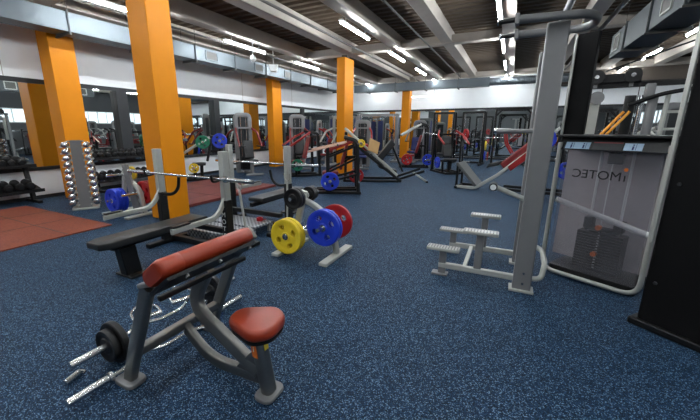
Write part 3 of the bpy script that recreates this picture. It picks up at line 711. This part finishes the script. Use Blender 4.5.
dumbbell_rack((-9.28, 4.72, 0), 2.4, 'second dumbbell rack, black, by the left mirror beside the grey dumbbell stand', [(.92, .07, .17, 'plain', 'upper'), (.36, .085, .19, 'plain', 'lower')], 'second rack')
# upright dumbbell tree with chrome dumbbells
TL = V((-7.68, 3.68, 0)); TA = math.radians(60)
t = thing('dumbbell_tree', 'grey upright dumbbell stand full of chrome dumbbells in front of the orange column', 'dumbbell rack', TL, TA)
for y in (-.11, .11):
    mb = MB(); mb.prism([(-.11, y-.006, .03), (.11, y-.006, .03), (.085, y-.006, 1.38), (-.085, y-.006, 1.38)], (0, .012, 0)); mb.build('side_plate', 'steel', t)
mb = MB(); mb.slab(rrect(.46, .42, .06), 0, .035, .01); mb.build('base', 'silver', t)
mb = MB(); mb.box((0, 0, 1.365), (.26, .26, .02)); mb.build('top_cap', 'steel', t)
R3 = Matrix.Rotation(TA, 3, 'Z')
for s, nm in ((-1, 'left'), (1, 'right')):
    for k in range(10):
        z = .14+k*.128; x = s*(.20-.003*k)
        for yy in (-.115, .115): mb = MB(); mb.bar((s*.09, yy, z-.045), (s*.26, yy, z-.03), .012, .03); mb.build('cradle', 'silver', t)
        w = TL+R3 @ V((x, 0, z+.005))
        db_thing('chrome', (.056, .062)[k < 5], .38, '%s chrome dumbbell from the bottom on the %s side of the dumbbell stand' % (ORD[k], nm), w, (0, 0, TA), 'chrome dumbbells on the stand')
# ------------------------------------------------------------------ generic gym machines
def bars(name, m, t, *L, bevel=0):
    for p, q, w, h in L:
        mb = MB(); mb.bar(p, q, w, h); mb.build(name, m, t, bevel=bevel)
def peg_plate(t, loc, m, label, R=.225, axis='x', T=.045, holes=4, off=0.):
    """hang a plate on a peg of machine t; loc is the point on the peg in the machine's own axes"""
    rz = t.rotation_euler[2]; w = V(t.location)+Matrix.Rotation(rz, 3, 'Z') @ V(loc)
    w.z -= .0
    return plate(w, m, label, R=R, T=T, rz=rz+(PI/2 if axis == 'x' else 0), holes=holes)
def leg_press(loc, rz, label, padm='vinyl'):
    t = thing('leg_press', label, 'exercise machine', loc, rz)
    for s in (-1, 1):
        mb = MB(); mb.beam([(-1.12, s*.33, 1.62), (.5, s*.33, .22)], .07, .07); mb.build('rail', 'silver', t)
        mb = MB(); mb.beam([(-1.08, s*.36, 1.36), (.62, s*.36, .03)], .06, .08); mb.build('side_beam', 'black', t)
        mb = MB(); mb.beam([(-1.15, s*.36, .04), (.55, s*.36, .04)], .06, .07); mb.build('floor_rail', 'black', t)
        mb = MB(); mb.beam([(-1.1, s*.36, .04), (-1.08, s*.36, 1.47)], .06, .08); mb.build('upright', 'black', t)
        mb = MB(); mb.beam([(.5, s*.3, .08), (1.25, s*.34, .34), (1.3, s*.34, .36)], .05, .07, .1); mb.build('seat_beam', 'black', t)
        mb = MB(); mb.beam([(1.05, s*.34, .26), (1.4, s*.34, .03)], .05, .05); mb.build('rear_leg', 'silver', t)
        mb = MB(); mb.cyl((-.62, s*.3, 1.18), (-.62, s*.62, 1.18), .024); mb.build('peg', 'chrome', t)
    bars('cross_beam', 'black', t, ((-1.08, -.4, 1.47), (-1.08, .4, 1.47), .08, .08), ((-1.1, -.4, .04), (-1.1, .4, .04), .07, .07), ((1.4, -.38, .03), (1.4, .38, .03), .06, .05))
    mb = MB(); mb.prism([(-.42, -.40, .98), (-.12, -.40, .86), (-.06, -.40, 1.20), (-.36, -.40, 1.34)], (0, .04, 0)); mb.build('side_board', 'tan', t, bevel=.008, label='tan side board')
    mb = MB(); mb.box((-.5, 0, 1.05), (.2, .5, .2)); mb.build('carriage', 'redframe', t, bevel=.02)
    mb = MB(); mb.prism([(-.10, -.26, .78), (.02, -.26, .64), (.42, -.26, 1.14), (.30, -.26, 1.30)], (0, .48, 0)); mb.build('back_pad', padm, t, bevel=.03)
    mb = MB(); mb.prism([(-.12, -.24, .52), (-.04, -.24, .42), (.5, -.24, .26), (.5, -.24, .36)], (0, .48, 0)); mb.build('seat_pad', padm, t, bevel=.03)
    mb = MB(); mb.beam([(.34, 0, 1.1), (.7, 0, .3)], .06, .06); mb.build('pad_brace', 'black', t)
    return t
def hack_squat(loc, rz, label):
    t = thing('hack_squat', label, 'exercise machine', loc, rz)
    for s in (-1, 1):
        mb = MB(); mb.beam([(-1.1, s*.26, .06), (-.6, s*.26, .06), (-.35, s*.28, .26), (-.08, s*.28, .46), (1.1, s*.28, 1.62)], .08, .08, .12); mb.build('side_frame', 'silver' if s < 0 else 'black', t)
        mb = MB(); mb.beam([(.0, s*.28, .10), (1.55, s*.28, .10)], .06, .07); mb.build('floor_rail', 'black', t)
        mb = MB(); mb.beam([(1.5, s*.28, .05), (1.08, s*.28, 1.6)], .06, .08); mb.build('rear_post', 'black', t)
        mb = MB(); mb.beam([(.14, s*.16, 1.0), (-.02, s*.16, 1.25), (-.06, s*.16, 1.5)], .04, .04, .06); mb.build('handle', 'redframe', t)
        mb = MB(); mb.prism([(-.1, s*.16-.07, .70), (-.02, s*.16-.07, .82), (-.34, s*.16-.07, .72), (-.4, s*.16-.07, .60)], (0, .14, 0)); mb.build('shoulder_pad', 'vinyl', t, bevel=.02)
        mb = MB(); mb.cyl((.85, s*.3, 1.37), (.85, s*.68, 1.37), .024); mb.build('peg', 'chrome', t)
        for z in (.68, .36):
            mb = MB(); mb.cyl((1.46-.28*(z-.3), s*.3, z), (1.46-.28*(z-.3), s*.66, z), .024); mb.build('storage_peg', 'chrome', t)
    mb = MB(); mb.prism([(-1.14, -.34, .68), (-1.08, -.34, .72), (-.56, -.34, .14), (-.62, -.34, .10)], (0, .68, 0)); mb.build('foot_plate', 'greyvinyl', t, bevel=.01, label='grey slanted foot plate')
    bars('cross_frame', 'black', t, ((-1.1, -.26, .06), (-1.1, -.26, .64), .05, .05), ((-1.1, .26, .06), (-1.1, .26, .64), .05, .05), ((-1.1, -.34, .04), (-1.1, .34, .04), .07, .06), ((1.5, -.36, .04), (1.5, .36, .04), .07, .06))
    mb = MB(); mb.prism([(-.08, -.26, .74), (.03, -.26, .60), (.84, -.26, 1.36), (.72, -.26, 1.52)], (0, .48, 0)); mb.build('back_pad', 'maroon', t, bevel=.04, label='dark red back pad')
    mb = MB(); mb.prism([(.12, -.34, .68), (.2, -.34, .58), (.76, -.34, 1.12), (.68, -.34, 1.24)], (0, .66, 0)); mb.build('carriage', 'redframe', t)
    return t
def weight_tower(loc, rz, label, guard='steel', seatm='vinyl', arm='maroon', H=1.95):
    """selectorised machine: rounded guard tower, seat, arms"""
    t = thing('weight_machine', label, 'exercise machine', loc, rz)
    mb = MB(); mb.tube([(-.26, .0, .05), (-.26, .0, H), (.26, .0, H), (.26, .0, .05)], 0, fillet=.14, sect=rrect(.16, .09, .03)); mb.build('tower_frame', guard, t)
    mb = MB(); mb.box((0, .02, H*.52), (.40, .02, H*.9)); mb.build('tower_guard', 'darksteel', t)
    mb = MB()
    for i in range(14): mb.box((0, -.06, .14+i*.035), (.3, .12, .03))
    mb.build('weight_stack', 'black', t)
    for x in (-.1, .1):
        mb = MB(); mb.cyl((x, -.06, .1), (x, -.06, H-.06), .012, seg=8); mb.build('guide_rod', 'chrome', t)
    bars('base_frame', guard, t, ((0, 0, .05), (0, -1.05, .05), .09, .08), ((-.32, -1.05, .04), (.32, -1.05, .04), .08, .07), ((-.32, 0, .04), (.32, 0, .04), .1, .07), bevel=.01)
    mb = MB(); mb.beam([(0, -.75, .08), (0, -.72, .46)], .08, .1); mb.build('seat_post', guard, t)
    mb = MB(); mb.slab([(x, -.76+y) for x, y in rrect(.42, .40, .08)], .46, .54, .025); mb.build('seat', seatm, t)
    mb = MB(); mb.prism([(-.19, -.5, .56), (-.19, -.56, .58), (-.19, -.46, 1.2), (-.19, -.40, 1.2)], (.38, 0, 0)); mb.build('backrest', seatm, t, bevel=.03)
    mb = MB(); mb.bar((0, -.03, .95), (0, -.44, .95), .06, .08); mb.build('back_strut', guard, t)
    for s in (-1, 1):
        mb = MB(); mb.beam([(s*.3, -.1, 1.62), (s*.38, -.4, 1.5), (s*.4, -.75, 1.0)], .06, .07, .1); a = mb.build('press_arm', arm, t)
        mb = MB(); mb.cyl((s*.4, -.75, 1.0), (s*.2, -.8, 1.02), .022, seg=10); mb.build('grip', 'rubber', a)
    mb = MB(); mb.bar((-.3, -.08, 1.64), (.3, -.08, 1.64), .06, .06); mb.build('pivot_bar', guard, t)
    return t
def plate_press(loc, rz, label, seatm='vinyl', arm='silver', frame='black', H=1.55, lowz=.42, drop=.28, pegy=-.5, cage=False):
    """plate loaded shoulder / chest press"""
    t = thing('plate_loaded_press', label, 'exercise machine', loc, rz)
    for s in (-1, 1):
        mb = MB(); mb.beam([(s*.38, .35, .04), (s*.34, .30, H), (s*.30, .0, H+.08)], .07, .09, .1); mb.build('upright', frame, t)
        mb = MB(); mb.beam([(s*.3, .05, H-.04), (s*.46, -.9, H-.26)] if cage else [(s*.3, .05, H+.06), (s*.5, -.3, H-.14), (s*.46, -.75, H-.14-drop)], .04 if cage else .055, .045 if cage else .065, .1); a = mb.build('press_arm', arm, t)
        mb = MB(); mb.cyl((s*.46, -.73 if not cage else -.88, H-.14-drop-(.06 if cage else 0)), (s*.24, -.78 if not cage else -.9, H-.12-drop-(.06 if cage else 0)), .02, seg=10); mb.build('grip', 'rubber', a)
        mb = MB(); mb.cyl((s*.44, -.18, H-.09), (s*.80, -.18, H-.09), .024); mb.build('peg', 'chrome', a)
        mb = MB(); mb.bar((s*.38, .42, .04), (s*.30, -.78, .04), .08, .07); mb.build('floor_rail', frame, t, bevel=.01)
    if cage:
        for s in (-1, 1):
            bars('front_post', frame, t, ((s*.36, -.42, .04), (s*.36, -.42, 1.16), .07, .08))
            bars('brace', frame, t, ((s*.36, -.42, .92), (s*.36, .28, 1.2), .05, .05), ((s*.36, -.42, .55), (s*.36, .3, .9), .05, .05), ((s*.36, -.42, .3), (s*.36, .3, .5), .05, .05))
        bars('red_arm', 'redframe', t, ((.30, -.5, 1.05), (.30, .2, 1.3), .05, .06), ((-.30, -.5, 1.05), (-.30, .2, 1.3), .05, .06))
    bars('cross_beam', frame, t, ((-.4, .36, .04), (.4, .36, .04), .08, .07), ((-.34, .3, H-.1), (.34, .3, H-.1), .07, .07), ((-.36, -.76, .04), (.36, -.76, .04), .07, .06))
    for s in (-1, 1):
        for y in (.35, pegy):
            mb = MB(); mb.beam([(s*.34, y, .05), (s*.36, y, lowz+.05)], .06, .07); mb.build('storage_post', frame, t)
            mb = MB(); mb.cyl((s*.36, y, lowz), (s*.68, y, lowz), .024); mb.build('storage_peg', 'chrome', t)
        mb = MB(); mb.cyl((s*.34, .31, H-.06), (s*.74, .31, H-.06), .024); mb.build('rear_peg', 'chrome', t)
    mb = MB(); mb.beam([(0, -.3, .05), (0, -.28, .46)], .08, .1); mb.build('seat_post', frame, t); bars('spine', frame, t, ((0, .36, .06), (0, -.76, .06), .07, .06))
    mb = MB(); mb.slab([(x, -.36+y) for x, y in rrect(.40, .42, .08)], .46, .54, .025); mb.build('seat', seatm, t)
    mb = MB(); mb.prism([(-.17, -.06, .58), (-.17, -.14, .6), (-.17, .06, 1.36), (-.17, .13, 1.34)], (.34, 0, 0)); mb.build('backrest', seatm, t, bevel=.03)
    mb = MB(); mb.bar((0, .3, .9), (0, .0, .9), .06, .07); mb.build('back_strut', frame, t)
    return t
def rack(loc, rz, label, W=1.15, D=1.1, H=2.3, arch=True, name='power_rack', storage=True):
    t = thing(name, label, 'power rack', loc, rz)
    for x in (-W/2, W/2):
        for y in (0, D):
            mb = MB(); mb.box((x, y, H/2), (.075, .075, H)); u = mb.build('upright', 'black', t, bevel=.006)
            mb = MB()
            for k in range(18): mb.cyl((x-.039, y, .4+k*.1), (x+.039, y, .4+k*.1), .012, seg=8)
            mb.build('pin_hole', 'silver', u, kind='stuff')
        mb = MB(); mb.bar((x, -.25, .04), (x, D+.2, .04), .08, .07); mb.build('floor_rail', 'black', t, bevel=.008)
        mb = MB(); mb.bar((x, 0, H-.04), (x, D, H-.04), .07, .07); mb.build('top_rail', 'black', t)
        mb = MB(); mb.bar((x, .04, .75), (x, D-.04, .75), .04, .06); mb.build('safety_bar', 'silver', t)
    for y in (0, D):
        mb = MB()
        if arch and y == 0: mb.tube([(-W/2, y, H-.28), (-W/2+.24, y, H+.0), (W/2-.24, y, H+.0), (W/2, y, H-.28)], 0, fillet=.12, sect=rrect(.07, .07, .01))
        mb.build('arch_beam', 'black', t) if arch and y == 0 else mb.bm.free()
        bars('top_beam', 'black', t, ((-W/2, y, H-.01), (W/2, y, H-.01), .07, .07))
    mb = MB(); mb.bar((-W/2, D, .05), (W/2, D, .05), .07, .07); mb.build('rear_beam', 'black', t)
    for x in (-W/2, W/2):
        mb = MB(); mb.tube([(x, -.05, 1.22), (x, -.13, 1.2), (x, -.13, 1.3)], .018, 8, .03); mb.build('bar_hook', 'redframe', t)
        if storage:
            for z in (.35, .85):
                mb = MB(); s = 1 if x > 0 else -1; mb.cyl((x+s*.04, D, z), (x+s*.3, D, z), .024); mb.build('storage_peg', 'chrome', t)
    return t
def smith(loc, rz, label, H=2.35, W=.9):
    t = thing('smith_machine', label, 'power rack', loc, rz)
    for x in (-W/2, W/2):
        for y in (-.05, .55):
            mb = MB(); mb.bar((x, y, .02), (x, y+(.0 if y < 0 else -.3), H), .08, .08); mb.build('upright', 'black', t, bevel=.006)
        mb = MB(); mb.cyl((x*.86, .0, .06), (x*.86, .0, H-.05), .018, seg=10); mb.build('guide_rod', 'chrome', t)
        mb = MB(); mb.bar((x, -.5, .04), (x, .8, .04), .08, .07); mb.build('floor_rail', 'black', t)
        mb = MB(); mb.box((x*.86, 0, 1.15), (.08, .1, .16)); mb.build('bar_carriage', 'darksteel', t)
        for z in (.4, .85):
            s = 1 if x > 0 else -1
            mb = MB(); mb.cyl((x+s*.04, .45, z), (x+s*.17, .45, z), .024); mb.build('storage_peg', 'chrome', t)
    bars('cross_beam', 'black', t, ((-W/2, -.05, H-.03), (W/2, -.05, H-.03), .08, .08), ((-W/2, .25, H-.03), (W/2, .25, H-.03), .08, .08), ((-W/2, .6, .05), (W/2, .6, .05), .08, .08))
    mb = MB(); mb.cyl((-W/2-.14, -.02, 1.15), (W/2+.14, -.02, 1.15), .016, seg=10)
    for s in (-1, 1): mb.cyl((s*(W/2+.06), -.02, 1.15), (s*(W/2+.14), -.02, 1.15), .025, seg=12)
    mb.build('guided_bar', 'chrome', t)
    return t
def crossover(loc, rz, label, W=2.6, H=2.3, shell='steel', accent='navy'):
    t = thing('cable_crossover', label, 'exercise machine', loc, rz)
    for s in (-1, 1):
        x = s*W/2
        for y in (-.22, .22):
            mb = MB(); mb.box((x, y, H/2), (.12, .09, H)); mb.build('tower_post', shell, t, bevel=.012)
        mb = MB(); mb.box((x, 0, H*.5), (.06, .36, H*.86)); mb.build('tower_guard', accent, t)
        mb = MB(); mb.box((x, 0, .05), (.42, .8, .1)); mb.build('tower_base', shell, t, bevel=.02)
        mb = MB(); mb.cyl((x-s*.16, -.16, .1), (x-s*.16, -.16, H), .02, seg=10); mb.build('slide_rod', 'chrome', t)
        mb = MB(); mb.box((x-s*.16, -.18, 1.5), (.08, .1, .16)); mb.lathe([(.03, -.02), (.055, -.02), (.055, .02), (.03, .02)], (x-s*.2, -.2, 1.4), (0, 1, 0), 12); mb.build('pulley', 'rubber', t)
        mb = MB(); mb.tube([(x-s*.2, -.2, 1.36), (x-s*.22, -.22, 1.1)], .006, 6); mb.build('cable', 'black', t)
        mb = MB(); mb.tube([(x-s*.22-.06, -.22, .98), (x-s*.22, -.22, 1.1), (x-s*.22+.06, -.22, .98)], .012, 8, closed=True); mb.build('handle', 'rubber', t)
    mb = MB(); mb.bar((-W/2, 0, H-.04), (W/2, 0, H-.04), .1, .12); mb.build('top_beam', shell, t, bevel=.012)
    mb = MB(); mb.tube([(-.5, -.05, H-.1), (-.42, -.3, H-.16), (.42, -.3, H-.16), (.5, -.05, H-.1)], .02, 10, .06); mb.build('chin_bar', 'chrome', t)
    return t
# ---- left side by the mirror
m1 = plate_press((-8.58, 7.94, 0), math.radians(-43), 'black plate loaded shoulder press with blue and green plates by the left mirror', H=1.3)
peg_plate(m1, (.58, .31, 1.245), 'blue', 'upper blue plate on the shoulder press behind the big orange column')
peg_plate(m1, (.66, -.18, 1.215), 'green', 'green plate on the shoulder press behind the big orange column', R=.2)
peg_plate(m1, (.5, -.5, .425), 'yellow', 'small pale yellow plate low on the shoulder press', R=.15)
weight_tower((-8.75, 9.75, 0), math.radians(60), 'grey weight machine with dark red arm by the left mirror', arm='maroon', H=2.1)
weight_tower((-8.05, 12.3, 0), math.radians(45), 'grey weight stack machine with tall rounded tower right of the wall column', arm='maroon', H=2.12)
weight_tower((-8.5, 15.0, 0), math.radians(100), 'farther grey weight machine along the left mirror', arm='redframe', seatm='navy')
crossover((-8.4, 17.6, 0), math.radians(50), 'grey and navy cable station at the far left corner', W=1.4)
# ---- press with blue plate left of the leg press
m4 = plate_press((-3.73, 7.87, 0), math.radians(-63), 'black and red plate loaded chest press left of the leg press', seatm='maroon', arm=mat('pinkish_arm', (206, 170, 148), .4), H=1.32, lowz=.35, drop=.06, pegy=-.36, cage=True)
peg_plate(m4, (.54, -.36, .353), 'blue', 'blue plate on a low peg of the chest press left of the leg press')
peg_plate(m4, (-.5, -.36, .353), 'red', 'red plate on the far front peg of the chest press', R=.2)
peg_plate(m4, (-.5, .35, .353), 'red', 'red plate on the far rear peg of the chest press', R=.2)
lp = leg_press((-3.55, 10.15, 0), math.radians(23), 'black and silver angled leg press with tan foot plate in the middle of the gym')
peg_plate(lp, (-.62, .5, 1.183), 'rubber', 'black plate on the far side of the leg press', R=.2, axis='y', holes=0)
peg_plate(lp, (-.62, -.46, 1.183), 'yellow', 'small yellow plate high on the near peg of the leg press', R=.12, axis='y')
# ---- behind the leg press
m6 = plate_press((-3.46, 14.68, 0), math.radians(-70), 'dark plate loaded machine with blue and red plates behind the leg press', seatm='maroon', H=1.75, lowz=.36)
peg_plate(m6, (.52, .35, .363), 'blue', 'blue plate on the dark machine behind the leg press', R=.225)
peg_plate(m6, (.52, -.5, .363), 'red', 'red plate on the dark machine behind the leg press', R=.225)
crossover((-5.9, 16.3, 0), math.radians(8), 'tall grey and navy cable crossover behind the leg press', W=1.9, H=2.3)
weight_tower((-4.1, 17.5, 0), math.radians(-10), 'grey weight machine with navy pads left of the smith machines', seatm='navy', arm='steel')
weight_tower((-5.6, 13.6, 0), math.radians(20), 'grey weight machine with black pads behind the leg press carriage', seatm='navy', arm='redframe', H=1.9)
weight_tower((-6.9, 13.9, 0), math.radians(-20), 'silver weight machine with dark red pads between the two middle columns', seatm='maroon', arm='silver', guard='silver', H=2.1)
m7 = plate_press((-2.1, 13.4, 0), math.radians(35), 'black plate press with red arms left of the smith machines', seatm='vinyl', arm='redframe', H=1.5)
peg_plate(m7, (-.56, -.5, .423), 'blue', 'blue plate low on the black press with red arms', R=.2)
peg_plate(m7, (.62, -.18, 1.41), 'red', 'red plate high on the black press with red arms', R=.2)
m8 = plate_press((-6.3, 10.2, 0), math.radians(-40), 'black and red plate press in front of the far orange columns', seatm='maroon', arm='redframe', H=1.45)
peg_plate(m8, (.52, -.5, .423), 'green', 'green plate low on the black and red plate press', R=.2)
# ---- racks
S1 = smith((-2.86, 17.0, 0), math.radians(-6), 'black smith machine left of the two by the far mirror')
S2 = dup(S1, 'black smith machine right of the two by the far mirror', (-1.56, 16.9, 0), (0, 0, math.radians(-4)))
peg_plate(S1, (-.54, .45, .403), 'blue', 'blue plate low on the outer side of the left smith machine', R=.2)
peg_plate(S1, (-.54, .45, .853), 'red', 'red plate upper outer side of the left smith machine', R=.2)
peg_plate(S2, (.54, .45, .403), 'blue', 'blue plate low on the right side of the right smith machine', R=.2)
peg_plate(S2, (.54, .45, .853), 'yellow', 'yellow plate on the right side of the right smith machine', R=.2)
K1 = rack((.02, 16.5, 0), math.radians(3), 'tall black arched power rack in front of the far mirror', W=1.35, H=2.42)
K2 = rack((2.75, 16.4, 0), math.radians(4), 'black power rack partly hidden behind the grey chin machine post', W=1.3)
for k, p, m, d in ((K1, (-.85, 1.1, .353), 'red', 'low on the left of the arched power rack'), (K1, (.84, 1.1, .853), 'yellow', 'upper right of the arched power rack'), (K1, (.84, 1.1, .353), 'blue', 'lower right of the arched power rack'),
                   (K2, (-.82, 1.1, .853), 'blue', 'left upper peg of the hidden power rack'), (K2, (.82, 1.1, .853), 'blue', 'right upper peg of the hidden power rack')):
    peg_plate(k, p, m, '%s plate, %s' % (m, d), R=.2)
b = barbell(V((.02, 16.5, 1.235))+Matrix.Rotation(math.radians(3), 3, 'Z') @ V((0, -.09, 0)), 2.1, math.radians(3), 'chrome barbell on the hooks of the arched power rack')
# ---- hack squat
hs = hack_squat((-.07, 9.88, 0), math.radians(-8), 'hack squat machine with red back pad and grey foot plate left of the grey post')
peg_plate(hs, (.85, -.5, 1.373), 'blue', 'blue plate on the near upper peg of the hack squat', axis='y')
peg_plate(hs, (.85, .5, 1.373), 'yellow', 'yellow plate on the far upper peg of the hack squat', axis='y', R=.2)
peg_plate(hs, (1.354, -.5, .683), 'blue', 'blue plate low right of the grey post on the hack squat', axis='y', R=.2)
peg_plate(hs, (1.443, -.5, .363), 'red', 'dark red plate lowest right of the grey post on the hack squat', axis='y', R=.12)
# ---- cable station on the right behind the tower
t = thing('cable_station', 'dark cable station with two black top pulleys behind the weight stack tower', 'exercise machine', (1.55, 7.0, 0), math.radians(-8))
for x in (-.52, .75):
    mb = MB(); mb.box((x, .1, 1.13), (.10, .10, 2.26)); mb.build('post', 'steel', t, bevel=.01)
    mb = MB(); mb.bar((x, -.45, .04), (x, .6, .04), .1, .07); mb.build('floor_foot', 'steel', t, bevel=.01)
mb = MB(); mb.bar((-.6, .1, 2.27), (.85, .1, 2.27), .10, .07); mb.build('top_beam', 'black', t, bevel=.008)
mb = MB(); mb.box((-.2, .04, 2.37), (.62, .05, .14)); mb.build('pulley_housing', 'black', t, bevel=.02)
mb = MB(); mb.bar((-.52, .1, .12), (.75, .1, .12), .08, .08); mb.build('lower_beam', 'steel', t)
for x in (-.44, .0):
    mb = MB(); mb.lathe([(.03, -.03), (.105, -.03), (.085, 0), (.105, .03), (.03, .03), (.03, -.03)], (x, -.02, 2.40), (0, 1, 0), 24); p = mb.build('top_pulley', 'rubber', t)
    mb = MB(); mb.cyl((x, -.07, 2.40), (x, .03, 2.40), .03, seg=12); mb.build('axle', 'chrome', p)
    mb = MB(); mb.bar((x, .03, 2.24), (x, .03, 2.44), .05, .02); mb.build('bracket', 'steel', p)
    mb = MB(); mb.tube([(x+.1, -.02, 2.40), (x+.1, -.05, 1.5)], .006, 6); mb.build('cable', 'black', t)
mb = MB(); mb.tube([(-.34, -.02, 2.48), (.6, .05, 2.82), (1.5, .1, 3.1)], .012, 8); mb.build('upper_cable', 'darksteel', t)
mb = MB(); mb.box((-.42, .02, 1.62), (.17, .05, 1.0)); mb.build('grey_guard', 'silver', t, bevel=.02)
mb = MB(); mb.lathe([(.02, -.02), (.10, -.02), (.10, .02), (.02, .02)], (-.40, -.06, 2.08), (0, 1, 0), 20); mb.build('guide_pulley', 'steel', t)
for dx in (0, .07):
    mb = MB(); mb.tube([(-.28+dx, -.2, 1.50), (-.04+dx, -.15, 1.86)], .02, 10); mb.build('amber_bar', 'amber', t, label='amber yellow diagonal bar')
for x, r, m in ((.0, .07, 'black'), (.13, .035, 'chrome'), (.26, .06, 'steel'), (.42, .03, 'silver')):
    mb = MB(); mb.cyl((x, -.02, .2), (x+.02, -.02, 2.1), r, seg=14); mb.build('cylinder_column', m, t)
for z in (1.35, 1.6, 1.85):
    mb = MB(); mb.bar((.45, 0, z), (.75, 0, z), .05, .04); mb.build('rung', 'silver', t)
mb = MB(); mb.tube([(.0, -.1, 1.95), (.35, -.12, 2.1), (.8, -.15, 2.18)], .03, 10, .1); mb.build('swing_arm', 'black', t)
mb = MB(); mb.box((.22, -.06, 2.16), (.12, .1, .2)); mb.build('swivel_block', 'steel', t, bevel=.02)
weight_tower((3.6, 7.4, 0), math.radians(-170), 'black and silver weight machine at the right behind the black upright', guard='silver', arm='black', H=2.0)
# ---- machines on the right half of the room, seen in the mirrors
leg_press((5.4, 4.0, 0), math.radians(100), 'leg press seen in the mirror behind the left dumbbell rack')
pr = plate_press((6.4, 8.4, 0), math.radians(80), 'dark red padded press seen in the left wall mirror', seatm='maroon')
rack((6.6, 12.2, 0), math.radians(90), 'black square topped power rack seen in the mirrors', arch=False)
wt = weight_tower((5.4, 14.6, 0), math.radians(-100), 'grey weight machine seen in the far mirror', seatm='maroon', arm='silver', H=2.1)
ws = weight_tower((7.2, 5.6, 0), math.radians(-100), 'silver weight machine with navy pads seen in the left mirror', seatm='navy', arm='silver', guard='silver', H=2.1)
for k, (x, y, a, src, lb) in enumerate(((4.6, 9.6, -80, ws, 0), (4.9, 11.4, -95, ws, 0), (8.0, 14.4, -95, wt, 1), (7.6, 17.0, -60, wt, 1), (7.4, 10.4, 120, pr, 2), (4.9, 17.6, 40, pr, 2), (3.4, 12.8, 60, pr, 2),
        (6.6, 18.8, -120, ws, 0), (3.2, 10.6, -140, wt, 1), (8.1, 11.9, -85, ws, 0), (5.6, 6.6, -60, wt, 1), (8.0, 18.6, -100, wt, 1))):
    nm = ('silver weight machine with navy pads', 'grey weight machine with dark red pads', 'black plate press with dark red pads')[lb]
    dup(src, nm + ' small in the mirror on the left wall', (x, y, 0), (0, 0, math.radians(a)), nm + 's reflected in the left mirror')
crossover((7.6, 2.6, 0), math.radians(-90), 'grey cable crossover reflected in the mirror at the left edge', W=2.2, shell='silver', accent='rubber')
# ------------------------------------------------------------------ light and render settings
w = bpy.data.worlds.new('world'); scene.world = w; w.use_nodes = True
w.node_tree.nodes['Background'].inputs['Color'].default_value = (.6, .7, .8, 1); w.node_tree.nodes['Background'].inputs['Strength'].default_value = .3
vs = scene.view_settings; vs.view_transform = 'Standard'; vs.look = 'None'; vs.gamma = 1; vs.use_curve_mapping = False
vs.exposure = 1.0
scene.cycles.max_bounces = 10; scene.cycles.diffuse_bounces = 5; scene.cycles.glossy_bounces = 5; scene.cycles.transparent_max_bounces = 10
